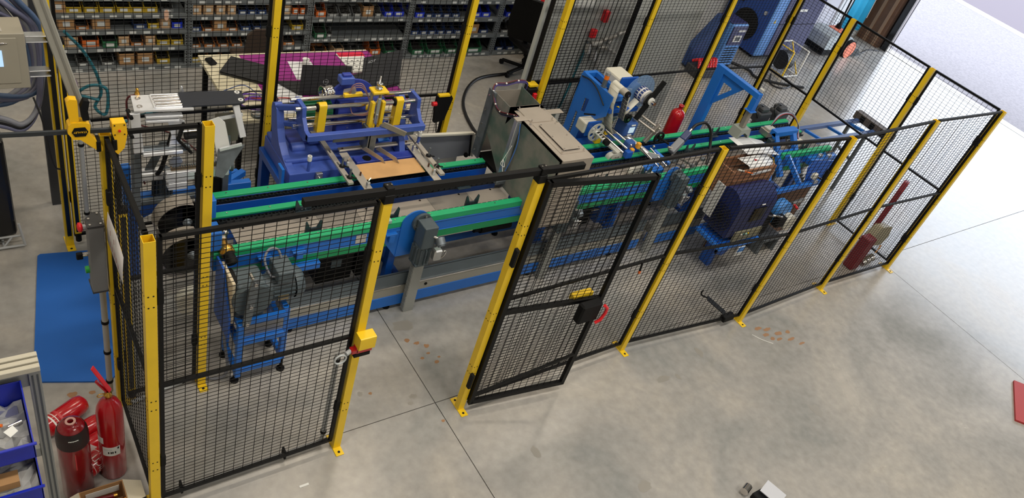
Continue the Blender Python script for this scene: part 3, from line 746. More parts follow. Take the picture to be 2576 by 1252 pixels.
M().box(2.10, 3.07, 4.43, 4.47, 1.155, 1.205).build('front_beam', VIO, mk, bev=.003)
M().box(2.32, 3.0, 4.47, 4.475, 1.10, 1.16).build('trough', STEELD, mk)
for x in (2.23, 2.86):
    c = M().prism([(4.57, 1.36), (4.60, 1.375), (4.63, 1.36), (4.63, 1.12), (4.60, 1.11), (4.57, 1.13)], (x, 0, 0), (0, 1, 0), (0, 0, 1), (.06, 0, 0))
    c.build('yellow_clamp', YEL, mk, bev=.01, seg=2)
    M().cyl((x-.012, 4.60, 1.33), (x, 4.60, 1.33), .03, 18).build('clamp_ring', BLKM, mk, bev=.002)
    M().box(x-.04, x+.04, 4.50, 4.60, 1.125, 1.132).build('clamp_plate', STEEL, mk)
# head
hx = 2.66
M().box(hx-.055, hx+.06, 4.50, 4.60, 1.15, 1.17).build('head_bottom', YEL, mk, bev=.004)
for d in (-.05, .035): M().box(hx+d, hx+d+.028, 4.50, 4.54, 1.19, 1.40).build('head_rail', YEL, mk, bev=.003)
M().box(hx-.06, hx+.068, 4.49, 4.58, 1.475, 1.495).build('head_top', YEL, mk, bev=.004)
for d in (-.035, .04): M().cyl((hx+d, 4.56, 1.18), (hx+d, 4.56, 1.475), .013, 12).build('head_column', STEEL, mk)
M().box(hx-.014, hx+.014, 4.49, 4.51, 1.22, 1.44).build('head_slide', ALU, mk, bev=.003)
M().cyl((hx, 4.49, 1.12), (hx, 4.49, 1.30), .007, 8).build('spindle', CHROME, mk)
M().lathe([(.02, 0), (.028, .005), (.028, .015), (.015, .02), (.015, .04), (.025, .045), (.025, .055), (.008, .06), (.006, .11), (.001, .11)], (hx, 4.535, 1.495), n=16).build('head_knob', CHROME, mk)
M().box(hx-.07, hx-.05, 4.44, 4.56, 1.0, 1.19).build('guide_sheet', STEELD, mk)
M().box(hx-.06, hx-.0, 4.44, 4.445, 1.0, 1.15).build('guide_sheet', STEELD, mk)
M().prism([(0, 0), (.2, -.05), (.21, -.012), (.03, .035)], (hx+.02, 4.46, 1.22), (.86, -.5, 0), (0, 0, 1), (.008, .012, 0)).build('stop_arm', STEEL, mk)
for (x, y) in ((hx-.1, 4.46), (hx+.01, 4.44)):
    M().prism([(0, 0), (.03, .03), (.17, -.02), (.20, -.06), (.15, -.045)], (x, y, 1.02), (.75, -.66, 0), (0, 0, 1), (.004, .005, 0)).build('chute_blade', STEEL, mk)
# big disc, motor, pulley and box behind the rods
di = M().cyl((2.60, 4.80, 1.21), (2.60, 4.82, 1.21), .21, 44); di.build('disc', BB, mk, bev=.003)
M().box(2.46, 2.85, 4.72, 4.79, .96, 1.28).build('carriage', BB, mk, bev=.006)
M().cyl((2.85, 4.72, 1.10), (2.76, 4.62, 1.14), .05, 20).build('carriage_boss', VIO, mk, bev=.004)
s = M()
for x, z in ((2.55, 1.05), (2.62, 1.0), (2.70, 1.06), (2.78, 1.02), (2.58, 1.18)): s.cyl((x, 4.72, z), (x, 4.713, z), .008, 8)
s.build('bolts', CHROME, mk, kind='stuff')
gmt = M().cyl((2.18, 4.80, 1.18), (2.42, 4.80, 1.18), .075, 24); gmt.build('motor', mat('green_motor', C(14, 92, 58), .45), mk)
fi = M()
for i in range(18): a = 2*PI*i/18; fi.bar((2.20, 4.80+.08*math.cos(a), 1.18+.08*math.sin(a)), (2.41, 4.80+.08*math.cos(a), 1.18+.08*math.sin(a)), .004, .016, (0, math.cos(a), math.sin(a)))
fi.build('cooling_fins', MATS['green_motor'], mk, kind='stuff')
M().lathe([(.03, 0), (.05, .0), (.052, .02), (.046, .022), (.046, .03), (.052, .032), (.052, .042), (.046, .045), (.046, .055), (.05, .058), (.05, .07), (.06, .085), (.055, .085), (.04, .06)], (2.42, 4.79, 1.335), (-.86, -.1, -.05), 24).build('pulley', CHROME, mk)
M().box(2.47, 2.58, 4.76, 4.84, 1.40, 1.46).build('junction_box', VIO, mk, bev=.006)
M().box(2.49, 2.56, 4.78, 4.82, 1.46, 1.48).build('junction_lid', BB, mk, bev=.004)
M().bar((2.47, 4.70, 1.38), (2.54, 4.66, 1.42), .05, .03).build('sensor_plate', STEEL, mk, bev=.002)
y_ = M().bar((2.45, 4.66, 1.38), (2.60, 4.66, 1.385), .03, .03); y_.build('yellow_lever', YEL, mk, bev=.004)
M().cyl((2.55, 4.66, 1.30), (2.62, 4.60, 1.30), .03, 16).build('blue_cylinder', BB, mk)
M().cyl((2.62, 4.60, 1.31), (2.645, 4.58, 1.31), .03, 16).build('yellow_cap', YEL, mk, bev=.004)
HOSE = mat('rosy_hose', C(160, 118, 108), .35)
for k in range(3):
    M().cable([(2.49+.01*k, 4.66, 1.36), (2.50, 4.64, 1.44+.015*k), (2.57, 4.62, 1.46+.015*k), (2.62, 4.58, 1.38), (2.61, 4.54, 1.28+.01*k), (2.52, 4.60, 1.25), (2.49, 4.62, 1.33)], .0035, 6).build('air_hose', HOSE, mk)
for x, y in ((2.13, 4.42), (3.08, 4.50)):
    M().pipe((x, y, 1.0 if x < 3 else 1.06), (x, y, 1.04 if x < 3 else 1.10), .017, .009, 18).build('white_bush', WHITE, mk)
    M().cyl((x, y, .90), (x, y, 1.0 if x < 3 else 1.06), .012, 12).build('bush_post', VIO, mk)
M().box(2.22, 2.34, 4.66, 4.80, .96, 1.02).build('rear_lug', VIO, mk, bev=.012, seg=2)
M().cyl((2.08, 4.66, .95), (2.18, 4.66, .95), .04, 18).build('cross_tube', VIO, mk)
M().prism([(4.44, .92), (4.60, .92), (4.60, 1.06), (4.55, 1.08), (4.50, 1.04)], (2.90, 0, 0), (0, 1, 0), (0, 0, 1), (.05, 0, 0)).build('rear_lug', VIO, mk, bev=.008, seg=2)
M().prism([(0, 0), (.10, 0), (.06, .11), (.0, .11)], (2.78, 4.60, .965), (1, 0, 0), (0, .8, .6), (0, 0, .01)).build('blue_flap', BLUE, mk)
# stand of the marking machine
ms_ = thing('machine_stand', 'blue steel stand carrying the marking machine', 'stand', (2.5, 4.65, 0))
M().box(1.95, 3.05, 4.38, 4.94, .72, .788).build('top_frame', BLUED, ms_, bev=.004)
for x in (1.99, 3.0):
    for y in (4.42, 4.90): M().box(x-.035, x+.035, y-.035, y+.035, .02, .72).build('leg', BLUED, ms_, bev=.004)
M().prism([(0, 0), (.0, .22), (.09, .22)], (1.93, 4.42, .72), (0, 1, 0), (0, 0, 1), (.02, 0, 0)).build('gusset', BLUE, ms_)
M().box(1.99, 3.0, 4.40, 4.43, .10, .16).build('cross_rail', BLUED, ms_)
M().box(2.10, 2.30, 4.35, 4.385, .70, .716).build('step_plate', BLUE, ms_)

# ================================================================== ALIGNMENT FRAME ON THE CONVEYOR
af = thing('alignment_frame', 'bolted aluminium frame lying across the conveyor before the marking machine', 'frame', (2.7, 4.3, .96))
PAL = mat('satin_aluminium', C(188, 182, 172), .38, metal=.45, var=.08, vscale=5)
def slotbar(x, y0, y1):
    h = [[(y0, 0), (y1, 0), (y1, .04), (y0, .04)]]
    for k in range(4):
        c = y0+.08+k*(y1-y0-.14)/3; h.append([(c-.018, .014), (c+.018, .014), (c+.022, .02), (c+.018, .026), (c-.018, .026), (c-.022, .02)])
    return M().prism(h, (x, 0, .985), (0, 1, 0), (1, 0, 0), (0, 0, .018))
slotbar(2.30, 4.10, 4.72).build('slotted_bar', PAL, af)
slotbar(3.05, 4.06, 4.72).build('slotted_bar', PAL, af)
M().box(2.40, 2.465, 3.99, 4.50, .972, .978).build('side_plate', PAL, af, bev=.001)
M().box(2.98, 3.045, 3.95, 4.50, .972, .978).build('side_plate', PAL, af, bev=.001)
M().box(2.40, 3.04, 4.50, 4.54, .985, 1.0).build('cross_rail', PAL, af, bev=.002)
M().box(2.42, 3.04, 3.94, 3.97, .972, .982).build('cross_rail', PAL, af, bev=.002)
for x, y in ((2.335, 4.30), (2.335, 4.16), (3.07, 4.30), (3.07, 4.16)):
    M().cyl((x, y, 1.003), (x, y, 1.08), .008, 10).build('stud', STEELD, af)
    wgn = M().cyl((x, y, 1.003), (x, y, 1.012), .022, 14); wgn.bar((x-.0, y, 1.006), (x+.045, y-.02, 1.006), .012, .008); wgn.build('wing_knob', BLKM, af, bev=.002)
for x, y in ((2.385, 4.32), (2.43, 4.05), (3.0, 4.42), (3.01, 4.10)):
    M().box(x-.012, x+.012, y-.012, y+.012, .978, 1.03).build('standoff', ALU, af, bev=.003)
    M().cyl((x, y, 1.03), (x, y, 1.042), .006, 8).bar((x, y, 1.042), (x+.02, y+.01, 1.055), .006).build('lever_screw', CHROME, af)
s = M()
for x, y in ((2.43, 4.515), (2.98, 4.515), (2.44, 4.2), (3.02, 4.2), (2.75, 3.955), (2.45, 3.955), (3.0, 3.955)): s.cyl((x, y, .98), (x, y, 1.008), .007, 8)
s.build('bolts', mat('rust_bolt', C(90, 60, 45), .5, metal=.5), af, kind='stuff')
wd = M().box(2.475, 2.985, 4.17, 4.36, .95, .958).build('wood_plank', WOOD, bev=.002)
tag(wd, 'pale wooden board lying between the aluminium frame plates', 'board')
# open behind the conveyor
eb = thing('enclosure', 'low pale enclosure with its grey door tilted open between marking machine and tunnel', 'cabinet', (3.45, 4.7, 0))
M().box(3.22, 3.66, 4.70, 4.95, .0, .66).build('cabinet_body', BEIGE, eb, bev=.004)
O = Vector((3.12, 4.62, .985)); ux = Vector((.56, -.02, -.02)); vz = Vector((.12, .06, -.33))
nn = ux.cross(vz).normalized()
m = M().prism([(0, 0), (1, 0), (.97, .86), (.15, 1)], O, ux, vz, nn*.006); m.build('panel', mat('panel_grey', C(142, 146, 150), .5), eb)
for a, b in (((0, 0), (1, 0)), ((1, 0), (.97, .86)), ((0, 0), (.15, 1))):
    M().bar(O+ux*a[0]+vz*a[1]-nn*.012, O+ux*b[0]+vz*b[1]-nn*.012, .03, .02).build('rim', BEIGE, eb, bev=.002)
M().bar(O+ux*.95+vz*.05-nn*.02, O+ux*.92+vz*.84-nn*.02, .012, .012).build('seal', BLKM, eb)
M().ball(O+ux*.86+vz*.80-nn*.02, .022, 10).build('latch', BLKM, eb)

# ================================================================== LABEL PRINTER STAND AND LABELLER
ps = thing('printer_stand', 'blue steel stand with window cut-outs behind the label printer', 'stand', (4.93, 4.5, 0))
win1 = [(4.60, 1.22), (4.54, 1.24), (4.545, 1.10), (4.60, 1.08)]
win2 = [(4.655, 1.05), (4.625, 1.05), (4.625, .82), (4.66, .80)]
M().prism([[(4.74, 1.40), (4.70, 1.42), (4.28, 1.42), (4.28, 1.22), (4.52, 1.0), (4.54, .70), (4.74, .70)], win1, win2], (4.84, 0, 0), (0, 1, 0), (0, 0, 1), (.008, 0, 0)).build('side_plate', BLUE, ps, bev=.001)
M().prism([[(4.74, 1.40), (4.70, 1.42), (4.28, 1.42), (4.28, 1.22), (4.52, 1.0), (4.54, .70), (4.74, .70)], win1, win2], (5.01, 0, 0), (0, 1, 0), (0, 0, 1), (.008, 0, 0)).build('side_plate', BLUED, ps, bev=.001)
for y0, y1 in ((4.70, 4.74), (4.28, 4.32)): M().box(4.848, 5.01, y0, y1, 1.37, 1.42).build('top_rail', BLUE, ps, bev=.002)
M().box(4.848, 4.88, 4.32, 4.70, 1.37, 1.42).box(4.98, 5.01, 4.32, 4.70, 1.37, 1.42).build('top_flange', BLUE, ps, bev=.002)
M().box(4.85, 5.2, 4.26, 4.36, 1.26, 1.30).build('table_plate', BLUED, ps, bev=.002)
M().box(4.84, 5.3, 4.54, 4.74, .0, .70).build('column', BLUED, ps, bev=.006)
M().box(4.80, 5.34, 4.36, 4.5, .80, .84).build('foot_rail', BLUED, ps, bev=.004)
M().cable([(4.835, 4.72, 1.38), (4.832, 4.60, 1.405), (4.832, 4.48, 1.38), (4.832, 4.34, 1.30)], .006).build('cable', CABB, ps)
M().cable([(4.835, 4.735, 1.33), (4.832, 4.745, 1.15), (4.832, 4.745, .95)], .005).build('cable', CABB, ps)
bc = thing('signal_beacon', 'small grey signal beacon with an orange lens on the blue stand', 'beacon', (4.866, 4.455, 1.42))
M().cyl((4.866, 4.455, 1.42), (4.866, 4.455, 1.50), .022, 20).box(4.848, 4.89, 4.43, 4.48, 1.42, 1.425).build('base', STEELD, bc)
M().cyl((4.866, 4.455, 1.50), (4.866, 4.455, 1.54), .023, 20).build('lens', mat('orange_lens', C(240, 120, 20), .2, coat=.5), bc)
M().cyl((4.866, 4.455, 1.54), (4.866, 4.455, 1.565), .024, 20).build('cap', ALU, bc)

lb = thing('label_printer', 'beige and blue label applicator with printed roll, clear disc and black crossbar', 'machine', (5.1, 4.2, 1.0))
CLEAR = mat('clear_acrylic', C(120, 160, 205), .06, trans=.0, alpha=.38)
WEB = mat('backing_paper', C(205, 202, 188), .55)
c = M().box(5.02, 5.22, 4.44, 4.66, 1.33, 1.50); c.build('motor_housing', BEIGE, lb, bev=.02, seg=2)
M().box(5.03, 5.24, 4.42, 4.44, 1.30, 1.52).build('housing_face', BLUED, lb, bev=.006)
M().cyl((5.21, 4.42, 1.40), (5.21, 4.36, 1.40), .075, 28).build('spool_flange', mat('deep_blue_plastic', C(40, 80, 160), .3), lb)
cd = M().cyl((5.22, 4.345, 1.40), (5.22, 4.341, 1.40), .185, 56); cd.build('clear_disc', CLEAR, lb)
rl = M().cyl((5.235, 4.335, 1.41), (5.235, 4.235, 1.41), .072, 40); rl = rl.build('label_roll', mat('roll_white', C(215, 212, 205), .5), lb)
pr = M(); NAVY = mat('navy_print', C(28, 52, 110), .5)
for row, yy in enumerate((4.318, 4.27)):
    for i in range(16):
        a0 = 2*PI*i/16; n = 3; pts = []
        for j in range(n+1):
            a = a0+.30*j/n; pts.append((a,))
        q = [(5.235+.0727*math.cos(a0+.3*j/n), yy+.016*s_, 1.41+.0727*math.sin(a0+.3*j/n)) for s_ in (1, -1) for j in range(n+1)]
        pr.add(q, [(j, j+1, j+n+2, j+n+1) for j in range(n)])
pr.build('printed_labels', NAVY, rl, kind='stuff', fix=False)
M().pipe((5.235, 4.234, 1.41), (5.235, 4.215, 1.41), .07, .035, 32).build('core', ALU, lb)
cb_ = M().prism([(-.21, -.028), (.21, -.028), (.21, .028), (.06, .032), (.05, .045), (-.05, .045), (-.06, .032), (-.21, .028)], (5.235, 4.205, 1.41), (.42, 0, .907), (-.907, 0, .42), (0, -.02, 0))
cb_.build('crossbar', BLKM, lb, bev=.006, seg=2)
M().pipe((5.235, 4.185, 1.41), (5.235, 4.17, 1.41), .036, .018, 24).build('hub_ring', WHITE, lb)
M().cyl((5.235, 4.185, 1.41), (5.235, 4.13, 1.41), .018, 18).build('hub_shaft', CHROME, lb)
# upper deflection roller and web
M().cyl((4.88, 4.36, 1.515), (4.88, 4.20, 1.515), .032, 24).build('roller', WEB, lb)
M().cyl((4.88, 4.235, 1.515), (4.88, 4.17, 1.515), .034, 24).build('roller_sleeve', mat('warm_grey', C(165, 160, 150), .4), lb)
M().cyl((4.88, 4.17, 1.515), (4.88, 4.155, 1.515), .031, 24).build('roller_end', BLKM, lb, bev=.003)
M().cyl((4.88, 4.155, 1.515), (4.88, 4.148, 1.515), .01, 12).build('roller_screw', CHROME, lb)
w1 = M().sheet([[(4.847, 4.37, 1.52), (4.847, 4.245, 1.52)], [(4.857, 4.37, 1.35), (4.857, 4.245, 1.35)], [(4.93, 4.36, 1.12), (4.93, 4.235, 1.12)], [(4.99, 4.33, 1.0), (4.99, 4.21, 1.0)]]).build('web', WEB, lb, fix=False, solid=.001)
dv = M()
for z in [1.48-.055*k for k in range(9)]: dv.bar((4.846 if z > 1.42 else (4.852 if z > 1.35 else 4.856+(1.35-z)*.315-.002), 4.37, z), (4.846 if z > 1.42 else (4.852 if z > 1.35 else 4.856+(1.35-z)*.315-.002), 4.24, z), .001, .003)
dv.build('web_perforations', mat('web_line', C(175, 172, 160), .6), w1, kind='stuff')
w2 = M().sheet([[(4.912, 4.24, 1.50), (4.912, 4.16, 1.50)], [(4.955, 4.24, 1.24), (4.955, 4.16, 1.24)]]).build('web', WEB, lb, fix=False, solid=.001)
pr = M()
for k in range(6):
    for j in range(2):
        z = 1.47-.04*k; x = 4.912+(1.50-z)*.043/.26-.0015
        pr.box(x-.0012, x, 4.204-.037*j, 4.234-.037*j, z-.031, z)
pr.build('printed_labels', mat('label_dark', C(70, 74, 84), .5), w2, kind='stuff')
M().sheet([[(5.165, 4.32, 1.37), (5.165, 4.25, 1.37)], [(5.02, 4.30, 1.235), (5.02, 4.23, 1.235)]]).build('web', WEB, lb, fix=False, solid=.001)
M().cyl((5.0, 4.36, 1.26), (5.0, 4.18, 1.26), .03, 24).build('roller', STEEL, lb)
M().pipe((5.0, 4.18, 1.26), (5.0, 4.155, 1.26), .044, .02, 28).build('roller_wheel', BLKG, lb)
M().cyl((5.0, 4.165, 1.26), (5.0, 4.145, 1.26), .014, 14).build('roller_screw', CHROME, lb)
# back plate and arm
M().prism([(4.82, 1.0), (5.02, .98), (5.20, 1.18), (5.18, 1.36), (5.02, 1.42), (4.90, 1.40)], (0, 4.41, 0), (1, 0, 0), (0, 0, 1), (0, -.012, 0)).build('back_plate', SILV, lb, bev=.002)
M().bar((4.90, 4.36, 1.47), (5.16, 4.37, 1.42), .012, .02).build('tie_bar', SILV, lb)
M().cyl((4.86, 4.40, 1.16), (4.72, 4.42, 1.17), .008, 10).build('pivot_rod', BLKM, lb)
tri = M().prism([(0, 0), (.035, 0), (.0175, .03)], (4.95, 4.30, 1.305), (1, 0, 0), (0, -1, 0), (0, 0, .002)); tri.build('warning_sign', YEL, lb)
# take-up reel
M().box(4.70, 4.86, 4.34, 4.46, 1.01, 1.12).build('takeup_motor', BEIGE, lb, bev=.012, seg=2)
M().box(4.72, 4.88, 4.325, 4.34, .99, 1.14).build('takeup_face', BLUED, lb, bev=.004)
circ = lambda r, n, cx=0, cy=0: [(cx+r*math.cos(2*PI*i/n), cy+r*math.sin(2*PI*i/n)) for i in range(n)]
M().prism([circ(.092, 36)]+[circ(.02, 12, .055*math.cos(k*PI/3+.4), .055*math.sin(k*PI/3+.4))[::-1] for k in range(6)], (4.79, 4.27, 1.065), (1, 0, 0), (0, 0, 1), (0, -.005, 0)).build('takeup_reel', SILV, lb)
M().cyl((4.79, 4.33, 1.065), (4.79, 4.13, 1.065), .018, 18).build('takeup_core', WHITE, lb)
kn = M().cyl((4.79, 4.13, 1.065), (4.79, 4.09, 1.065), .032, 8); kn.build('takeup_knob', BLKM, lb, bev=.006)
for k in range(3): M().box(4.772, 4.80, 4.155+.035*k, 4.175+.035*k, 1.082, 1.085).build('core_print', BLKM, lb)
# controller
co = M().box(5.04, 5.19, 4.17, 4.31, 1.05, 1.19); co.build('controller', mat('controller_blue', C(48, 84, 150), .4), lb, bev=.014, seg=2)
sc_ = M().box(5.085, 5.155, 4.164, 4.169, 1.09, 1.15); sc_.build('display', mat('lcd', C(190, 215, 230), .3, emit=.5), lb, bev=.002)
M().box(5.10, 5.15, 4.164, 4.169, 1.165, 1.178).build('controller_badge', WHITE, lb)
M().box(5.09, 5.14, 4.164, 4.169, 1.062, 1.074).build('controller_badge', WHITE, lb)
# applicator rods and head
for x, z in ((4.93, 1.06), (4.97, 1.09), (4.90, 1.02)): M().cyl((x, 4.36, z), (x+.06, 4.02, z-.03), .011, 12).build('rod', CHROME, lb)
M().bar((4.86, 4.22, 1.01), (4.93, 4.04, .975), .05, .025).build('silver_slide', SILV, lb, bev=.004)
M().box(5.0, 5.09, 4.03, 4.10, .965, 1.08).build('head_block', mat('controller_blue', C(48, 84, 150), .4), lb, bev=.008)
M().box(4.97, 5.05, 3.98, 4.03, .945, 1.02).build('head_block', BLUED, lb, bev=.008)
for x, z in ((5.105, 1.04), (5.045, .985)): M().box(x-.02, x+.02, 3.99, 4.03, z-.01, z+.05).build('yellow_grip', mat('amber_plastic', C(225, 160, 50), .4), lb, bev=.008, seg=2)
M().cyl((5.12, 4.20, 1.03), (5.24, 3.98, .975), .026, 20).build('press_roller', ALU, lb)
M().prism([(0, .02), (.02, .035), (.13, .02), (.17, -.02), (.02, -.02), (0, 0)], (5.22, 3.97, .965), (.9, -.4, .0), (0, 0, 1), (.006, .01, 0)).build('peel_plate', SILV, lb, bev=.002)
# cross slide with handwheel
for d in (0, .06): M().cyl((5.20+d, 4.32, 1.19+d*.4), (5.36+d, 4.10, 1.12+d*.4), .012, 12).build('slide_rod', STEEL, lb)
M().bar((5.30, 4.12, 1.0), (5.42, 4.12, 1.18), .05, .03, (0, 1, 0)).build('slide_bracket', STEEL, lb, bev=.004)
hw = thing('handwheel', 'small black handwheel with crank grip on the label applicator', 'handwheel', (5.42, 4.07, 1.07))
tor = [(5.42+.055*math.cos(2*PI*i/24), 4.07, 1.07+.055*math.sin(2*PI*i/24)) for i in range(25)]
M().tube(tor, .011, 8).build('rim', BLKM, hw)
M().cyl((5.42, 4.10, 1.07), (5.42, 4.055, 1.07), .016, 12).bar((5.375, 4.07, 1.05), (5.465, 4.07, 1.09), .014, .008).bar((5.40, 4.07, 1.115), (5.44, 4.07, 1.025), .014, .008).build('spokes', BLKM, hw)
M().cyl((5.465, 4.06, 1.05), (5.50, 3.99, 1.04), .010, 10).build('grip', BLKM, hw)
ya = thing('yellow_foot_block', 'small yellow block under the take-up reel', 'block', (4.86, 4.32, .9))
M().box(4.83, 4.90, 4.27, 4.31, .93, 1.0).build('block', YEL, ya, bev=.004)
# press brackets at the middle and front chains
def bracket(x, y, z, label):
    t = thing('guide_bracket', label, 'bracket', (x, y, z), 'curved steel guide brackets')
    n = 8; arc = [(.05*math.cos(PI/2+PI/2*i/n)-.0, .05*math.sin(PI/2+PI/2*i/n)-.02) for i in range(n+1)]
    M().prism(arc+[(-.046, -.02), (.0, .026), (.10, .026), (.10, .03)], (x, y, z), (1, 0, 0), (0, 0, 1), (0, .05, 0)).build('plate', SILV, t)
    M().box(x-.01, x+.12, y, y+.05, z-.03, z+.03).build('body', SILV, t, bev=.006)
    s = M()
    for d in (.03, .06): s.cyl((x+d, y, z), (x+d, y-.008, z), .008, 8)
    s.build('screws', CHROME, t, kind='stuff')
bracket(4.86, 4.03, .945, 'curved steel bracket at the middle chain below the label applicator')
bracket(4.99, 3.84, .90, 'curved steel bracket nearer the fence, left of the blue hinge block')
hb2 = thing('hinge_block', 'blue hinge block with chrome pins on the front part of the deck', 'hinge block', (5.2, 3.9, .85))
M().box(5.14, 5.34, 3.80, 3.90, .85, .915).build('body', BLUE, hb2, bev=.006)
for x in (5.20, 5.30): M().cyl((x, 4.02, 1.0), (x+.07, 3.82, .93), .009, 10).build('pin', CHROME, hb2)
M().cyl((5.34, 4.0, .985), (5.43, 3.84, .93), .018, 14).build('blue_pin', BLUE, hb2)
M().box(5.08, 5.16, 3.755, 3.80, .89, .925).build('clip', SILV, hb2, bev=.004)
for x in (5.19, 5.35): M().ball((x, 4.03, 1.005), .014, 10).build('pin_head', CHROME, hb2)

# scanner
sn = thing('camera_scanner', 'tilted grey and navy camera scanner with thick black cable', 'scanner', (5.65, 4.0, .95))
a, b_, c_ = Vector((5.53, 3.96, .97)), Vector((5.66, 3.99, 1.07)), Vector((5.74, 4.01, 1.14))
M().bar(a, b_, .07, .06).build('body', mat('scanner_grey', C(120, 124, 130), .4), sn, bev=.01, seg=2)
M().bar(b_, c_, .068, .058).build('rear_body', mat('navy_plastic', C(34, 48, 96), .4), sn, bev=.01, seg=2)
M().cyl(c_, c_+(c_-b_)*.35, .014, 12).build('plug', CHROME, sn)
M().cable([c_+(c_-b_)*.3, (5.83, 4.03, 1.20), (5.95, 4.02, 1.21), (6.03, 3.98, 1.12), (6.03, 3.92, 1.0), (6.0, 3.86, .92), (5.96, 3.82, .87)], .015, 9).build('cable', CABB, sn)
M().cyl((5.60, 3.98, .99), (5.60, 3.98, .862), .014, 12).build('post', CHROME, sn)
M().box(5.56, 5.66, 3.93, 4.02, .847, .87).build('post_foot', STEELD, sn, bev=.003)
M().cyl((5.50, 3.99, 1.01), (5.58, 3.95, 1.0), .012, 10).build('thumb_screw', STEEL, sn)
for k, (p, q) in enumerate([((5.66, 3.94, .90), (5.60, 3.72, .97)), ((5.50, 3.90, .90), (5.50, 3.74, .96)), ((5.86, 3.86, .88), (5.80, 3.78, .98))]):
    t = thing('clamp_rod', ['longer chrome clamp rod slanting from the scanner foot toward the fence', 'short chrome clamp rod left of the scanner foot', 'upright chrome clamp rod right of the scanner foot'][k], 'rod', p, 'chrome clamp rods on the deck')
    M().cyl(p, q, .010, 10).build('rod', CHROME, t); M().cb(q, (.04, .04, .03)).build('clamp_head', STEELD, t, bev=.004)
    M().cyl((p[0], p[1], .846), p, .014, 10).build('foot', STEELD, t)

# ================================================================== GANTRY
ga = thing('gantry_frame', 'blue welded gantry arm with triangular brace over the conveyor', 'gantry', (6.33, 4.4, .4))
M().box(6.30, 6.36, 4.335, 4.445, .50, 1.60).build('column', BLUE, ga, bev=.003)
M().box(6.30, 6.36, 3.86, 4.335, 1.545, 1.60).build('arm', BLUE, ga, bev=.003)
hole = [(4.305, 1.47), (4.19, 1.47), (4.18, 1.455), (4.305, 1.31)]
M().prism([[(4.34, 1.545), (4.06, 1.545), (4.07, 1.52), (4.20, 1.36), (4.335, 1.20)], hole], (6.32, 0, 0), (0, 1, 0), (0, 0, 1), (.012, 0, 0)).build('brace_plate', BLUE, ga, bev=.001)
M().box(6.30, 6.36, 3.86, 3.92, 1.41, 1.545).build('drop_stub', BLUE, ga, bev=.003)
M().box(6.285, 6.375, 3.845, 3.935, 1.40, 1.412).build('flange', BLUE, ga, bev=.003)
M().bar((6.33, 3.89, 1.40), (6.33, 3.89, 1.22), .05, .055, (0, 1, 0)).build('lift_cylinder', STEEL, ga, bev=.01, seg=2)
M().prism([(-.07, .07), (.07, .07), (.10, -.03), (.075, -.035), (.055, -.0), (0, .03), (-.055, .0), (-.075, -.035), (-.10, -.03)], (6.34, 3.83, 1.15), (1, 0, 0), (0, 0, 1), (0, .12, 0)).build('gripper_jaw', mat('jaw_grey', C(150, 156, 148), .4, metal=.3), ga, bev=.003)
M().box(6.34, 6.37, 3.87, 3.92, 1.60, 1.64).build('connector', SILV, ga, bev=.006)
M().cable([(6.35, 3.88, 1.63), (6.38, 3.85, 1.59), (6.38, 3.85, 1.54)], .004).build('air_hose', CABG, ga)
M().box(6.24, 6.42, 4.30, 4.48, .46, .50).build('base_plate', BLUED, ga, bev=.003)
M().box(6.30, 6.36, 4.335, 4.445, .0, .46).build('lower_column', BLUED, ga, bev=.003)
# red gas cylinder behind the conveyor
def cylinder_prof(r, h): return [(.001, 0), (r*.92, 0), (r, .01), (r, h-r*.9), (r*.95, h-r*.6), (r*.8, h-r*.3), (r*.55, h-r*.1), (r*.3, h), (r*.3, h+.03), (r*.36, h+.032), (r*.36, h+.05), (r*.2, h+.05), (r*.2, h+.03)]
re = thing('fire_extinguisher', 'red cylinder without valve standing behind the conveyor at the blue gantry', 'fire extinguisher', (6.12, 4.50, .58), 'red extinguisher cylinders')
M().lathe(cylinder_prof(.075, .45), (6.12, 4.50, .60), n=32).build('body', RED, re)
M().prism([(-.04, 0), (.03, 0), (.03, .06), (-.04, .06)], (6.09, 4.425, .72), (.93, -.36, 0), (0, 0, 1), (0, -.002, 0)).build('label', WHITE, re)
sh = thing('side_shelf', 'dark steel ledge behind the conveyor carrying the red cylinder', 'ledge', (6.1, 4.5, .4))
M().box(5.98, 6.24, 4.40, 4.60, .57, .598).build('top', STEELD, sh); 
for x in (6.0, 6.22): M().box(x-.015, x+.015, 4.44, 4.47, 0, .57).box(x-.015, x+.015, 4.55, 4.58, 0, .57).build('leg', STEELD, sh, kind='stuff')

# ================================================================== RIGHT END MACHINES
fr = thing('transfer_frame', 'blue square frame tunnel at the right part of the conveyor', 'frame', (7.1, 3.8, .7))
M().box(6.95, 7.32, 3.86, 3.94, 1.04, 1.10).build('top_beam', BLUE, fr, bev=.004)
for x in (6.98, 7.28): M().bar((x, 3.90, 1.07), (x, 3.60, .72), .06, .05).build('side_beam', BLUE, fr, bev=.004)
M().box(6.95, 7.32, 3.74, 3.79, .86, .92).build('cross_beam', BLUE, fr, bev=.004)
M().box(6.90, 6.96, 3.84, 3.90, .93, 1.02).build('corner_block', FORK, fr, bev=.006)
M().box(7.04, 7.2, 4.0, 4.12, .93, 1.0).build('clamp_jaw', STEEL, fr, bev=.006)
M().box(7.06, 7.18, 4.02, 4.10, 1.0, 1.02).build('jaw_plate', SILV, fr, bev=.003)
M().bar((7.36, 3.95, .92), (7.34, 3.52, .62), .05, .02).build('drag_chain', CABG, fr)
t_ = M()
for k in range(16): t_.bar((7.33+.0, 3.94-.027*k, .935-.019*k), (7.39, 3.94-.027*k, .935-.019*k), .004, .03)
t_.build('chain_ribs', FORK, fr, kind='stuff')
bt = thing('box_magazine', 'blue angled magazine frame at the right front of the line', 'frame', (7.0, 3.5, .6))
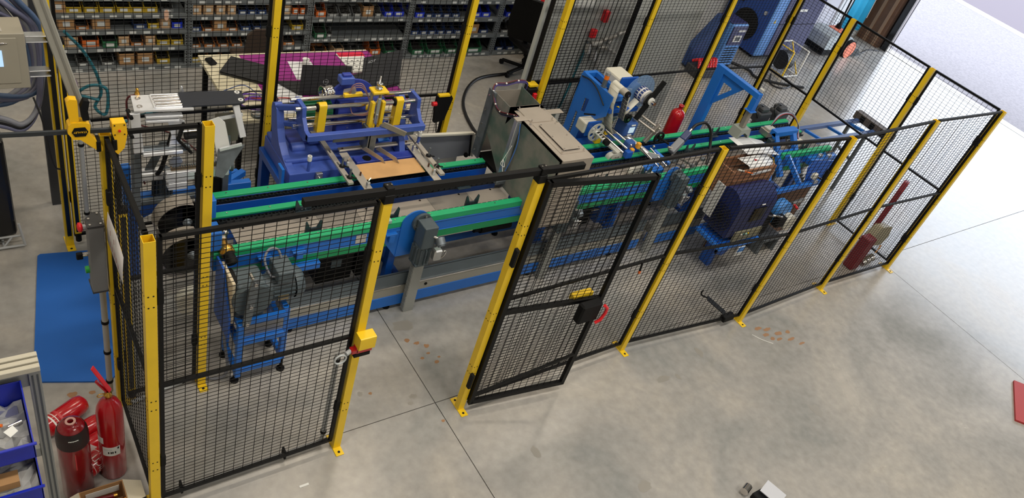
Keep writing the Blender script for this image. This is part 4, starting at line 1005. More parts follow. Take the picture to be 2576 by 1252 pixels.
M().bar((6.45, 3.42, .70), (7.50, 3.44, .70), .05, .04).build('bottom_rail', BLUE, bt, bev=.003)
M().bar((6.70, 3.66, .95), (6.58, 3.42, .70), .05, .05).build('side_rail', BLUE, bt, bev=.003)
M().bar((7.0, 3.66, .95), (7.12, 3.44, .72), .05, .05).build('side_rail', BLUE, bt, bev=.003)
M().bar((6.58, 3.42, .70), (6.90, 3.60, .60), .04, .04).build('side_rail', BLUED, bt, bev=.003)
M().prism([(0, 0), (.45, 0), (.45, .25), (.1, .3), (0, .22)], (7.30, 3.48, .64), (1, 0, 0), (0, .3, .9), (0, -.01, 0)).build('side_plate', BLUED, bt, bev=.002)
M().box(7.42, 7.9, 3.60, 3.70, .80, .87).build('side_plate', BLUE, bt, bev=.003)
for (x, y, z) in ((7.60, 3.64, .885), (7.74, 3.62, .88), (7.68, 3.47, .72), (7.35, 3.42, .74)):
    M().cb((x, y, z), (.06, .04, .04)).build('fitting', ALU, bt, bev=.006)
M().cb((7.32, 3.44, .80), (.07, .05, .07)).build('valve', BEIGE, bt, bev=.01)
M().cable([(7.34, 3.43, .80), (7.45, 3.40, .76), (7.56, 3.42, .74), (7.66, 3.44, .73)], .012).build('cable', CABB, bt)
sp = M(); 
for k in range(7): sp.cyl((7.72+.02*k, 3.67, .885), (7.73+.02*k, 3.67, .885), .016, 8)
sp.build('spring', CHROME, bt, kind='stuff')
# brown board, box, papers
bo = M().box(6.05, 7.42, 3.455, 3.475, .03, .68).build('brown_board', BROWN, bev=.002); tag(bo, 'upright brown board below the blue magazine rail', 'board')
BROWNC = mat('brown_carton', C(140, 98, 70), .75)
cx_ = thing('cardboard_box', 'open brown cardboard box with papers laid on it, behind the front fence', 'box', (6.3, 3.55, .7))
M().box(5.86, 6.50, 3.44, 3.46, .75, 1.05).build('front_side', BROWNC, cx_); M().box(5.86, 6.50, 3.66, 3.68, .75, 1.05).build('rear_side', BROWNC, cx_)
M().box(5.86, 5.88, 3.46, 3.66, .75, 1.05).build('left_side', BROWNC, cx_); M().box(6.48, 6.50, 3.46, 3.66, .75, 1.05).build('right_side', BROWNC, cx_)
M().box(5.88, 6.48, 3.46, 3.66, .93, .95).build('inner_board', BROWN, cx_)
M().box(5.90, 6.46, 3.42, 3.44, .70, .95).build('front_flap', mat('brown_flap', C(126, 88, 62), .7), cx_)
PAP = mat('paper_sheet', C(228, 230, 232), .6)
pp = M().sheet([[(6.16, 3.86, 1.13), (6.40, 3.86, 1.12), (6.64, 3.80, 1.08)], [(6.16, 3.74, 1.13), (6.40, 3.73, 1.12), (6.64, 3.69, 1.08)], [(6.22, 3.62, 1.09), (6.42, 3.60, 1.09), (6.70, 3.58, 1.05)]]).build('paper', PAP, fix=False, solid=.001)
tag(pp, 'printed white paper sheet lying on the cardboard box, the upper one', 'paper', 'loose papers on the box')
pl2 = M()
for k in range(9): pl2.bar((6.24, 3.82-.018*k, 1.130), (6.42, 3.815-.018*k, 1.122), .002, .004)
pl2.build('printed_lines', mat('print_grey', C(170, 172, 176), .7), pp, kind='stuff')
p2 = M().sheet([[(6.05, 3.60, 1.085), (6.30, 3.60, 1.085), (6.52, 3.62, 1.06)], [(6.10, 3.48, 1.07), (6.32, 3.48, 1.075), (6.50, 3.50, 1.06)], [(6.14, 3.43, .99), (6.30, 3.425, 1.0), (6.42, 3.43, 1.01)]]).build('paper', PAP, fix=False, solid=.001)
tag(p2, 'white paper curling over the front edge of the cardboard box', 'paper', 'loose papers on the box')
M().prism([(0, 0), (.06, .01), (.03, .03)], (6.22, 3.52, 1.083), (1, 0, 0), (0, 1, 0), (0, 0, .001)).build('red_print', RED, p2)
pn = thing('pliers', 'small pliers with an orange grip lying on the cardboard box edge', 'pliers', (5.98, 3.42, 1.06))
M().bar((5.93, 3.47, 1.06), (5.99, 3.43, 1.06), .02, .012).build('jaws', SILV, pn, bev=.003); M().bar((5.99, 3.43, 1.06), (6.06, 3.38, 1.06), .012, .01).build('grip', ORNG, pn, bev=.003)
# navy rounded unit
nv = thing('extraction_unit', 'large navy blue rounded unit with black window on a blue tray', 'machine', (6.0, 3.28, .4))
NV = mat('navy_shell', C(16, 30, 84), .4)
prof = [(3.16, .50), (3.46, .50), (3.46, .82)]+[(3.31+.15*math.cos(a), .82+.15*math.sin(a)) for a in [PI*i/12 for i in range(1, 12)]]+[(3.16, .82)]
M().prism(prof, (5.78, 0, 0), (0, 1, 0), (0, 0, 1), (.54, 0, 0)).build('shell', NV, nv, bev=.012, seg=2)
M().box(6.02, 6.20, 3.150, 3.162, .66, .82).build('window', BLKG, nv, bev=.003)
M().box(6.10, 6.15, 3.150, 3.160, .85, .857).build('badge', WHITE, nv)
M().box(5.90, 6.30, 3.140, 3.160, .44, .56).build('front_panel', mat('khaki_panel', C(128, 124, 100), .5), nv, bev=.004)
for k in range(4): M().cyl((6.0+.035*k, 3.14, .52), (6.0+.035*k, 3.132, .52), .009, 10).build('indicator', (WHITE, TEAL, mat('mint', C(170, 220, 205), .4), YEL)[k], nv)
gr = M()
for k in range(1, 6): gr.tube([(5.765, 3.31+.027*k*math.cos(2*PI*i/20), .66+.027*k*math.sin(2*PI*i/20)) for i in range(21)], .003, 5)
for k in range(6): a = PI*k/6; gr.cyl((5.765, 3.31+.14*math.cos(a), .66+.14*math.sin(a)), (5.765, 3.31-.14*math.cos(a), .66-.14*math.sin(a)), .003, 5)
gr.build('fan_grille', BLKM, nv, kind='stuff')
M().box(5.70, 5.712, 3.36, 3.46, .62, .98).build('side_board', mat('pale_board', C(190, 190, 188), .5), nv)
M().box(5.74, 6.34, 3.12, 3.16, .38, .42).box(5.74, 5.78, 3.16, 3.46, .38, .42).build('tray', BLUE, nv, bev=.003)
M().box(5.78, 6.34, 3.16, 3.46, .40, .44).build('tray_floor', BLUED, nv)
M().prism([(5.85, .38), (6.25, .38), (6.18, .14), (6.12, .10), (5.98, .16)], (0, 3.30, 0), (1, 0, 0), (0, 0, 1), (0, -.02, 0)).build('tray_gusset', BLUED, nv)
M().box(5.96, 6.02, 3.28, 3.40, .0, .38).build('tray_leg', BLUED, nv)
stk = M().box(6.04, 6.14, 3.11, 3.118, .26, .37); stk.build('sticker', WHITE, nv); M().box(6.045, 6.135, 3.106, 3.11, .31, .365).build('sticker_print', mat('sky_print', C(70, 140, 220), .4), nv)
# hose reel like pump: blue guard and white drum
pm = thing('vacuum_pump', 'small pump with light blue guard and off white drum in front of the brown board', 'pump', (6.9, 3.35, .3))
M().box(6.55, 6.72, 3.30, 3.42, .25, .50).build('motor', BLKM, pm, bev=.01)
gpr = [(.0, -.12), (.12, -.12)]+[(.12*math.cos(a), .12*math.sin(a)) for a in [PI*i/14 for i in range(15)]]+[(-.12, -.12)]
M().prism(gpr[1:], (6.86, 3.40, .50), (1, 0, 0), (0, 0, 1), (0, -.10, 0)).build('guard', mat('light_blue_guard', C(70, 140, 215), .4), pm, bev=.008)
M().cyl((6.95, 3.30, .40), (6.95, 3.22, .40), .09, 28).build('drum', BEIGE, pm, bev=.008)
M().box(6.72, 6.84, 3.22, 3.30, .38, .50).build('switch_box', BLKM, pm, bev=.006)
M().box(6.7, 7.0, 3.24, 3.44, .17, .20).build('base', STEELD, pm)
for x in (6.72, 6.98): M().box(x-.015, x+.015, 3.25, 3.43, 0, .17).build('foot', STEELD, pm)
M().cyl((7.02, 3.21, .26), (7.06, 3.18, .26), .018, 12).build('red_cap', REDP, pm)
M().cyl((7.12, 3.40, .50), (7.30, 3.40, .52), .022, 12).build('fitting', ALU, pm)
M().cyl((7.14, 3.40, .50), (7.18, 3.34, .46), .014, 10).build('red_cap', REDP, pm)
M().cable([(6.62, 3.32, .50), (6.66, 3.26, .53), (6.76, 3.24, .51)], .012).build('hose', CHROME, pm)
# outfeed roller frame outside the cell
of = thing('outfeed_frame', 'blue grey outfeed frame passing through the right end fence', 'conveyor', (8.6, 4.0, .4))
BGR = mat('blue_grey_rail', C(70, 96, 150), .4)
for y in (4.17, 3.92): M().box(7.75, 9.28, y-.025, y+.025, .82, .865).build('rail', BGR, of, bev=.003)
for x in (8.0, 8.45, 8.9): M().bar((x, 4.15, .83), (x+.06, 3.94, .83), .03, .03).build('cross_bar', BLUE, of, bev=.002)
for x in (7.95, 8.95):
    for y in (4.17, 3.92): M().box(x-.02, x+.02, y-.02, y+.02, .0, .82).build('leg', STEELD, of, bev=.002)
M().bar((8.95, 4.15, .5), (8.95, 3.92, .45), .03, .03).build('cross_bar', STEELD, of)
M().bar((9.15, 4.26, .885), (9.13, 3.70, .885), .11, .10).build('end_stop', mat('mesh_grey', C(92, 84, 80), .6), of, bev=.004)
q = M()
for k in range(3): q.box(9.075, 9.09, 3.80+.15*k, 3.86+.15*k, .85, .92)
q.build('end_stop_windows', BLKM, of, kind='stuff')
# drive units behind the right rail
for k, (x, y, lb_) in enumerate([(7.42, 4.42, 'dark box motor behind the right rail, left of the pair'), (7.72, 4.40, 'dark box motor behind the right rail, right of the pair')]):
    t = thing('drive_motor', lb_, 'motor', (x, y, .8), 'dark drive motors behind the right rail')
    M().box(x-.11, x+.11, y-.07, y+.07, .86, .98).build('body', mat('charcoal', C(58, 60, 64), .5), t, bev=.02, seg=2)
    M().box(x-.08, x+.04, y-.06, y+.06, .98, 1.03).build('terminal_box', MATS['charcoal'], t, bev=.01)
    M().box(x-.04, x+.04, y-.04, y+.04, .0, .86).build('post', STEELD, t)
    M().cable([(x-.11, y-.05, .92), (x-.16, y-.03, 1.0), (x-.09, y, 1.05), (x-.02, y, 1.03)], .008).build('cable', CABB, t)
cl_ = thing('cable_loom', 'arching bundle of coloured cables above the right end clamp', 'cable', (7.4, 4.15, 1.0))
for k, mm in enumerate((CABB, mat('red_cable', C(170, 40, 40), .5), mat('pale_blue_cable', C(140, 170, 200), .5), CABG)):
    M().cable([(7.15, 4.08, 1.02), (7.28, 4.10+.01*k, 1.12), (7.42, 4.08, 1.13+.008*k), (7.54, 4.02, 1.04), (7.55+.01*k, 3.97, .93), (7.56, 3.92, .88)], .006, 6).build('cable', mm, cl_)
M().box(7.48, 7.62, 3.86, 3.97, .85, .90).build('connector', BEIGE, cl_, bev=.01)
# red column and beige bin beyond the corner
rcol = thing('red_pedestal', 'dark red upright post with beige head standing inside the far right corner', 'post', (8.05, 2.85, 0))
M().prism([(-.08, 0), (.08, 0), (.08, .9), (.04, 1.0), (-.04, 1.0), (-.08, .9)], (8.12, 2.93, .0), (.8, .3, 0), (0, 0, 1), (.02, -.05, 0)).build('post', mat('dark_red', C(130, 24, 36), .45), rcol, bev=.008)
M().prism([(-.15, 0), (.12, 0), (.16, .12), (.10, .26), (-.08, .26), (-.15, .14)], (8.05, 2.86, .22), (.9, -.1, 0), (0, 0, 1), (0, -.10, .02)).build('head', mat('beige_shell', C(176, 168, 140), .5), rcol, bev=.02, seg=2)
M().prism([(0, 0), (.03, 0), (.015, .026)], (8.12, 2.755, .24), (1, 0, 0), (0, 0, 1), (0, -.002, 0)).build('warning_sign', BLKM, rcol)
for k in range(3): M().box(8.15+.02*(k % 2), 8.19+.02*(k % 2), 2.745, 2.75, .12+.04*k, .15+.04*k).build('orange_label', mat('orange_label', C(240, 160, 40), .5), rcol)
M().box(7.72, 7.86, 2.70, 2.82, .0, .42).build('lower_post', MATS['dark_red'], rcol, bev=.01)
for k in range(3): M().cyl((7.88+.06*k, 2.71, .07+.02*k), (7.92+.06*k, 2.70, .085+.02*k), .045, 20).build('steel_ring', CHROME, rcol)
# floor bits inside
fb = thing('floor_bracket', 'black folded bracket standing on the bottom rail of the front fence', 'bracket', (5.45, 2.63, 0))
M().bar((5.50, 2.62, .11), (5.36, 2.78, .20), .07, .006).build('strap', BLKM, fb, bev=.001)
M().cable([(5.36, 2.78, .20), (5.33, 2.82, .20), (5.31, 2.83, .23), (5.32, 2.83, .26)], .008).build('hook', BLKM, fb)
M().box(5.44, 5.58, 2.56, 2.62, .06, .12).build('clamp', BLKM, fb, bev=.004)
sd = thing('screwdriver', 'screwdriver with orange tip tucked into the mid rail behind the gate', 'screwdriver', (3.97, 2.645, 1.0))
M().cyl((3.965, 2.645, 1.10), (3.972, 2.64, 1.02), .008, 8).build('handle', BLKM, sd); M().cyl((3.972, 2.64, 1.02), (3.975, 2.64, .995), .01, 8).build('tip', ORNG, sd)

# ================================================================== STORAGE RACKS
RK = mat('rack_galvanised', C(128, 134, 136), .45, metal=.5, var=.12, vscale=8)
LBL = mat('shelf_label', C(205, 208, 205), .6)
UPX = [.92, 2.145, 3.40, 4.63, 5.905, 7.1]
ORD = ['first', 'second', 'third', 'fourth', 'fifth', 'sixth', 'seventh', 'eighth', 'ninth', 'tenth', 'eleventh']
BAY = ['leftmost', 'second', 'third', 'fourth', 'fifth']
LEV = {0: [.05, .258, .438, .605, .78], 1: [.05, .22, .40, .58, .75], 2: [.06, .304, .546, .78], 3: [.06, .31, .53, .76], 4: [.06, .31, .53, .76]}
rk = []
for i in range(5):
    x0, x1 = UPX[i]+.02, UPX[i+1]-.02
    t = thing('storage_rack', 'grey metal storage rack bay, the %s from the left along the back wall' % BAY[i], 'shelving', ((x0+x1)/2, 7.7, 0), 'grey storage racks along the back wall')
    rk.append(t)
    for x in (x0-.0, x1):
        for y in (7.48, 7.88):
            m = M().box(x-.018, x+.018, y-.002, y+.002, 0, 1.9).box(x-.018, x-.014, y, y+.03, 0, 1.9)
            m.build('upright', RK, t)
        hm = M(); z = .03
        while z < 1.3: hm.box(x-.006, x+.006, 7.476, 7.4785, z, z+.012); z += .03
        hm.build('upright_slots', HOLE, t, kind='stuff')
    for z in LEV[i]:
        M().box(x0, x1, 7.482, 7.87, z-.006, z).box(x0, x1, 7.474, 7.482, z-.052, z).build('shelf', RK, t)
        lm = M(); x = x0+.05+random.random()*.06
        while x < x1-.08:
            if random.random() < .85: lm.box(x, x+.06, 7.472, 7.474, z-.040+random.uniform(-.004, .004), z-.016)
            x += random.choice((.10, .125, .15))
        lm.build('shelf_labels', LBL, t, kind='stuff')
    M().box(x0, x1, 7.874, 7.88, 0.05, .80).build('back_sheet', mat('rack_back', C(60, 64, 68), .6, metal=.3), t)
YB = mat('yellow_bin', C(178, 148, 34), .45); DB = mat('dark_blue_bin', C(30, 52, 96), .45); RB = mat('royal_bin', C(26, 52, 190), .4)
GB = mat('green_bin', C(30, 92, 58), .45); OB = mat('orange_bin', C(206, 100, 34), .45); WBN = mat('orange_wood_tray', C(182, 112, 52), .55)
DARKC = mat('dark_contents', C(44, 42, 40), .6, metal=.2, bump=1, bscale=25, var=.5, vscale=40)
METC = mat('metal_contents', C(130, 128, 122), .3, metal=.8, bump=1, bscale=40, var=.6, vscale=50, col2=C(30, 30, 30))
def open_bin(name, w, d, h, body, cont, label=True, loc=(0, 0, 0)):
    x0, y0, z0 = loc
    t = thing(name, '', 'bin', loc, '')
    side = [(0, 0), (d, 0), (d, h), (d*.42, h), (d*.16, h*.52), (0, h*.46)]
    m = M()
    for x in (x0-w/2, x0+w/2-.004): m.prism(side, (x, y0, z0), (0, 1, 0), (0, 0, 1), (.004, 0, 0))
    m.box(x0-w/2, x0+w/2, y0, y0+d, z0, z0+.004); m.box(x0-w/2, x0+w/2, y0+d-.004, y0+d, z0, z0+h)
    m.box(x0-w/2, x0+w/2, y0-.001, y0+.004, z0, z0+h*.46)
    m.box(x0-w/2-.003, x0-w/2+.006, y0+d*.42, y0+d, z0+h-.006, z0+h+.002).box(x0+w/2-.006, x0+w/2+.003, y0+d*.42, y0+d, z0+h-.006, z0+h+.002)
    m.build('body', body, t)
    if label: M().box(x0-w*.28, x0+w*.28, y0-.004, y0-.001, z0+h*.10, z0+h*.34).build('bin_label', LBL, t)
    rows = [[(x0-w/2+.006+(w-.012)*i/4, y0+.008+(d-.016)*j/4, z0+h*(.3+.22*j/4)+random.uniform(-.008, .012)) for i in range(5)] for j in range(5)]
    M().sheet(rows, False).build('contents', cont, t, fix=False)
    return t
def carton(w, d, h, body, loc=(0, 0, 0), lab=True):
    x0, y0, z0 = loc
    t = thing('carton', '', 'box', loc, '')
    m = M().box(x0-w/2, x0+w/2, y0, y0+.004, z0, z0+h).box(x0-w/2, x0+w/2, y0+d-.004, y0+d, z0, z0+h).box(x0-w/2, x0-w/2+.004, y0, y0+d, z0, z0+h).box(x0+w/2-.004, x0+w/2, y0, y0+d, z0, z0+h).box(x0-w/2, x0+w/2, y0, y0+d, z0, z0+.004)
    m.build('body', body, t)
    M().sheet([[(x0-w/2+.004+(w-.008)*i/3, y0+.004+(d-.008)*j/3, z0+h*.8+random.uniform(-.01, .01)) for i in range(4)] for j in range(4)], False).build('contents', DARKC, t, fix=False)
    if lab: M().box(x0-w*.22, x0+w*.22, y0-.002, y0, z0+h*.25, z0+h*.65).build('carton_label', LBL, t)
    return t
PR = {'y': (open_bin('parts_bin', .125, .2, .115, YB, DARKC, loc=(0, -30, 0)), 'yellow parts bin', 'yellow parts bins on the racks'),
 'm': (open_bin('parts_bin', .125, .2, .115, YB, METC, loc=(1, -30, 0)), 'yellow parts bin filled with metal pieces', 'yellow parts bins on the racks'),
 'd': (open_bin('parts_bin', .10, .18, .10, DB, DARKC, loc=(2, -30, 0)), 'dark blue parts bin', 'blue parts bins on the racks'),
 'b': (open_bin('parts_bin', .13, .24, .13, RB, DARKC, loc=(3, -30, 0)), 'bright blue parts bin', 'blue parts bins on the racks'),
 'g': (open_bin('parts_bin', .15, .24, .14, GB, DARKC, loc=(4, -30, 0)), 'green parts bin', 'green parts bins on the racks'),
 'o': (open_bin('parts_bin', .11, .22, .15, OB, DARKC, loc=(5, -30, 0)), 'orange parts bin', 'orange parts bins on the racks'),
 't': (open_bin('parts_bin', .12, .18, .07, WBN, DARKC, loc=(6, -30, 0)), 'low orange brown parts tray', 'orange parts bins on the racks'),
 'c': (carton(.14, .2, .12, CARD, loc=(7, -30, 0)), 'open brown carton', 'cartons on the racks'),
 'k': (carton(.10, .16, .10, mat('carton_pale', C(196, 160, 120), .8), loc=(8, -30, 0)), 'small pale carton', 'cartons on the racks'),
 's': (open_bin('parts_bin', .10, .16, .08, mat('smoke_bin', C(110, 112, 112), .4), METC, loc=(9, -30, 0)), 'grey tray of small metal parts', 'grey trays on the racks')}
ITEMS = {  # bay: level index -> list of (kind, x, width scale)
 0: {3: [('c', 1.02, .8), ('y', 1.14, 1), ('m', 1.28, 1), ('y', 1.42, 1.05), ('y', 1.56, .95), ('y', 1.68, .95), ('y', 1.80, .95), ('s', 1.95, 1.1)],
     2: [('c', 1.07, .95), ('t', 1.20, .9), ('c', 1.36, 1.1), ('d', 1.70, 1.2), ('y', 1.82, .8), ('k', 1.93, 1), ('b', 2.04, .75)],
     1: [('k', 1.10, 1.1), ('o', 1.26, 1.3), ('g', 1.42, .85), ('k', 1.55, .95), ('t', 1.67, .95), ('k', 1.79, .9), ('y', 1.91, .95), ('y', 2.04, .9)],
     0: [('s', 1.18, .9), ('s', 1.40, 1.1), ('c', 1.57, 1), ('c', 1.74, 1.05), ('m', 1.91, 1)]},
 1: {3: [('k', 2.22, 1), ('k', 2.34, 1), ('k', 2.46, .9), ('k', 2.57, .8), ('d', 2.68, .9), ('d', 2.78, .9), ('d', 2.88, .9), ('c', 2.99, .5), ('k', 3.14, 1), ('o', 3.24, .6), ('o', 3.32, .5)],
     2: [('d', 2.22, 1), ('t', 2.34, .9), ('c', 2.46, .9), ('t', 2.58, 1), ('d', 2.72, 1), ('d', 2.84, .9), ('m', 3.28, 1)],
     1: [('t', 2.22, .8), ('t', 2.36, .9), ('t', 2.50, .9), ('t', 2.64, .9), ('s', 2.78, .9), ('t', 3.20, 1)],
     0: [('y', 2.22, .8), ('t', 2.42, 1), ('t', 2.56, 1), ('t', 2.70, 1), ('t', 2.84, 1), ('m', 3.20, 1)]},
 2: {2: [('o', 3.53, 1), ('s', 3.67, 1.3), ('s', 3.82, 1.3), ('s', 3.96, 1), ('c', 4.09, .9), ('s', 4.22, .8), ('b', 4.35, .8), ('b', 4.48, 1)],
     1: [('g', 3.54, .9), ('s', 3.66, .6)],
     0: [('t', 3.60, 1.2), ('k', 3.80, 1.2), ('s', 4.02, 1), ('o', 4.26, 1.2), ('g', 4.44, .8)]},
 3: {2: [('b', 4.76, .9), ('d', 4.89, 1.1), ('d', 5.01, 1.1), ('d', 5.13, 1.1), ('d', 5.26, 1.1), ('b', 5.56, 1), ('b', 5.70, 1)],
     1: [('d', 4.74, 1), ('d', 4.86, 1.05), ('d', 4.98, 1.05), ('d', 5.10, 1.05), ('d', 5.22, 1.05), ('d', 5.35, 1.2), ('c', 5.58, .9), ('d', 5.73, 1.3)],
     0: [('g', 4.82, 1.1), ('g', 5.06, 1.4), ('g', 5.30, 1.2), ('g', 5.62, 1.7)]},
 4: {2: [('b', 6.08, 1.1), ('b', 6.25, 1), ('d', 6.42, 1.2)], 1: [('s', 6.06, 1.2), ('d', 6.3, 1)], 0: [('d', 6.05, 1.2), ('d', 6.22, 1.2), ('g', 6.5, 1.2)]}}
for bay, lv in ITEMS.items():
    for li, its in lv.items():
        cnt = {}; tot = {}
        for kd, x, sx in its: tot[kd] = tot.get(kd, 0)+1
        for kd, x, sx in its:
            src, nm, grp = PR[kd]
            cnt[kd] = cnt.get(kd, 0)+1
            w1 = '' if tot[kd] == 1 else ', '+ORD[cnt[kd]-1]+' of its kind'
            shelf = ['bottom', 'second', 'third', 'fourth'][li]
            lb_ = '%s%s, %s shelf up, %s rack bay' % (nm, w1, shelf, BAY[bay]) if li else '%s%s, bottom shelf, %s rack bay' % (nm, w1, BAY[bay])
            r = dup(src, (x, 7.50 if kd != 'g' else 7.47, LEV[bay][li]), lb_, group=grp)
            r.scale = (sx, 1, 1)
for k in PR:
    for ch in list(PR[k][0].children): bpy.data.objects.remove(ch)
    bpy.data.objects.remove(PR[k][0])
# wood tag hanging in the leftmost bay
tg = M().prism([(-.022, .03), (0, .055), (.022, .03), (.02, -.04), (0, -.07), (-.02, -.04)], (1.93, 7.462, .60), (1, 0, 0), (0, 0, 1), (0, -.003, 0)).build('hanging_tag', mat('tag_pink', C(220, 176, 150), .6))
tag(tg, 'pale pointed paper tag hanging at the fourth shelf of the leftmost rack bay', 'tag')
# ================================================================== WORK TABLE
tb = thing('work_table', 'cream topped work table behind the back fence', 'table', (2.75, 5.9, 0))
CREAM = mat('cream_top', C(216, 208, 180), .5)
M().box(1.92, 3.54, 5.36, 6.42, .715, .75).build('tabletop', CREAM, tb, bev=.003)
for x in (1.97, 3.49):
    for y in (5.42, 6.36): M().box(x-.02, x+.02, y-.02, y+.02, 0, .715).build('leg', BLKM, tb)
MAG = mat('magenta_cloth', C(146, 40, 128), .7, var=.1, vscale=5)
cl = M().box(2.27, 3.545, 5.42, 6.39, .7505, .754).box(3.541, 3.548, 5.5, 6.39, .60, .754).build('tablecloth', MAG); tag(cl, 'magenta cloth covering most of the cream work table', 'tablecloth')
def slab(name, cx, cy, z, w, d, h, rz, m_, lab, cat, bev=.004, grp=None):
    T = Matrix.Translation((cx, cy, z)) @ Matrix.Rotation(rz, 4, 'Z')
    o = M(T).box(-w/2, w/2, -d/2, d/2, 0, h).build(name, m_, bev=bev)
    return tag(o, lab, cat, grp)
LAPB = mat('laptop_black', C(24, 24, 27), .4)
lc = thing('laptop', 'closed black laptop lying at the left end of the work table', 'laptop', (2.26, 6.05, .75), 'black laptops on the work table')
T = Matrix.Translation((2.26, 6.08, .757)) @ Matrix.Rotation(-.62, 4, 'Z')
M(T).box(-.21, .21, -.15, .15, 0, .018).build('base', LAPB, lc, bev=.006, seg=2); M(T).box(-.21, .21, -.15, .15, .020, .030).build('lid', LAPB, lc, bev=.004)
slab('mouse', 1.99, 6.28, .75, .07, .11, .03, .2, BLKM, 'black computer mouse at the far left corner of the work table', 'mouse', .012)
def laptop(lab, A, B, Cc, D, logo, lsz, base):
    """open laptop seen from behind: A,B bottom corners, Cc,D top right/left"""
    A, B, Cc, D = map(Vector, (A, B, Cc, D))
    t = thing('laptop', lab, 'laptop', ((A+B)/2)[:], 'black laptops on the work table')
    u = (B-A); v = (D-A); n = u.cross(v).normalized()
    n = n if n.y < 0 else -n
    M().prism([(0, 0), (1, 0), (1, 1), (0, 1)], A, u, v, -n*.008).build('lid', LAPB, t, bev=.003)
    M().prism([(0, 0), (1, 0), (1, 1), (0, 1)], A+Vector((0, .005, 0)), u, Vector(base), (0, 0, .016)).build('base', LAPB, t, bev=.003)
    M().prism([(.04, .06), (.96, .06), (.96, .95), (.04, .95)], A-n*.0085, u, v, -n*.001).build('screen', BLKG, t)
    text(logo, lsz, A+u*(.5 if len(logo) < 5 and logo != 'acer' else .2)+v*(.45 if logo != 'acer' else .86)+n*.001, u, v, ALU, t)
    return t, u, v, n, A
t, u, v, n, A = laptop('open black laptop with a round lid badge in the middle of the table', (2.55, 5.66, .765), (2.99, 5.60, .765), (3.05, 5.70, 1.0), (2.60, 5.76, 1.0), 'DELL', .018, (-.12, .22, 0))
M().prism([circ(.024, 20), circ(.021, 20)[::-1]], A+u*.5+v*.45+n*.001, u.normalized(), v.normalized(), n*.0006).build('badge_ring', ALU, t)
laptop('large open black laptop tilted at the right end of the work table', (3.10, 5.60, .765), (3.56, 5.72, .765), (3.70, 5.90, 1.06), (3.22, 5.84, 1.0), 'acer', .05, (-.05, .28, 0))
cal = slab('calendar', 3.32, 6.16, .754, .26, .36, .012, 0.06, WHITE, 'wall calendar sheet with a red header lying on the magenta cloth', 'calendar', .002)
M().box(3.19, 3.46, 6.27, 6.345, .7665, .768).build('red_header', mat('crimson_print', C(214, 24, 62), .5), cal)
gp = M()
for i in range(4):
    for j in range(4): gp.box(3.215+.06*i, 3.235+.06*i, 6.02+.055*j, 6.03+.055*j, .7665, .7672)
gp.build('calendar_print', BLKM, cal, kind='stuff')
slab('paper_sheet', 2.76, 6.07, .754, .22, .32, .003, -.1, PAP, 'white paper sheet under the small white cup on the cloth', 'paper', 0, 'papers on the work table')
slab('paper_sheet', 2.46, 5.74, .754, .22, .26, .003, .1, PAP, 'white paper sheet left of the middle laptop', 'paper', 0, 'papers on the work table')
slab('paper_sheet', 2.44, 5.50, .754, .34, .2, .003, -.05, PAP, 'wide white paper sheet at the front edge of the magenta cloth', 'paper', 0, 'papers on the work table')
cu = M().lathe([(.001, 0), (.028, 0), (.036, .03), (.026, .055), (.034, .075), (.03, .075), (.02, .055)], (2.80, 6.14, .757), n=20).build('cup', WHITE); tag(cu, 'small white waisted cup on the paper sheet', 'cup')
PUR = mat('purple_cable', C(104, 64, 170), .5)
cc = thing('cable_coil', 'coil of purple cable lying at the front left of the work table', 'cable', (2.12, 5.56, .76))
for k in range(5):
    r = .10+.012*k; M().tube([(2.14+r*1.2*math.cos(2*PI*i/24+k), 5.56+r*.8*math.sin(2*PI*i/24+k), .765+.012*k+.006*math.sin(i)) for i in range(24)], .006, 6).build('loop', (PUR, PUR, CABG, PUR, CABB)[k], cc)
M().cable([(2.02, 5.70, .762), (2.2, 5.62, .78), (2.45, 5.62, .765), (2.62, 5.50, .77), (2.9, 5.44, .765)], .005).build('loose_wire', mat('red_cable', C(170, 40, 40), .5), cc)
M().cable([(1.95, 5.80, .762), (2.1, 5.74, .84), (2.22, 5.64, .77), (2.3, 5.5, .765)], .004).build('loose_wire', mat('blue_wire', C(70, 90, 150), .5), cc)
mt = M().lathe([(.001, 0), (.05, 0), (.05, .03), (.001, .03)], (2.10, 5.41, .752), n=24).build('tape_roll', STEELD); tag(mt, 'steel tape roll at the front edge of the work table', 'tape roll')
M().pipe((2.10, 5.41, .784), (2.10, 5.41, .79), .048, .02).build('ring', CHROME, mt)
rd = slab('red_pouch', 3.07, 5.86, .754, .05, .08, .02, .3, REDP, 'small red pouch between the two open laptops', 'pouch', .006)
# ================================================================== OFFICE CHAIR
ch = thing('office_chair', 'black five star office chair by the racks', 'chair', (6.12, 7.02, 0))
CX, CYY = 6.12, 7.02
for k in range(5):
    a = 2*PI*k/5+.9; d = Vector((math.cos(a), math.sin(a), 0)); c = Vector((CX, CYY, .09))
    lg = M().bar(c, c+d*.30+Vector((0, 0, -.03)), .045, .03).build('leg', BLKM, ch, bev=.004)
    M().cyl(c+d*.30+Vector((.016, 0, -.058)), c+d*.30+Vector((-.016, 0, -.058)), .032, 14).build('caster', BLKM, lg)
M().cyl((CX, CYY, .09), (CX, CYY, .40), .028, 12).build('gas_column', BLKM, ch)
M().box(CX-.22, CX+.20, CYY-.22, CYY+.20, .38, .46).build('seat', BLKM, ch, bev=.03, seg=3)
M().prism([(-.20, 0), (.20, 0), (.23, .25), (.20, .56), (-.20, .56), (-.23, .25)], (CX-.20, CYY-.08, .50), (.75, -.65, 0), (-.12, -.08, .98), (.04, .04, 0)).build('backrest', BLKM, ch, bev=.02, seg=2)
M().bar((CX-.1, CYY-.04, .42), (CX-.17, CYY-.07, .62), .06, .03).build('back_support', BLKM, ch)
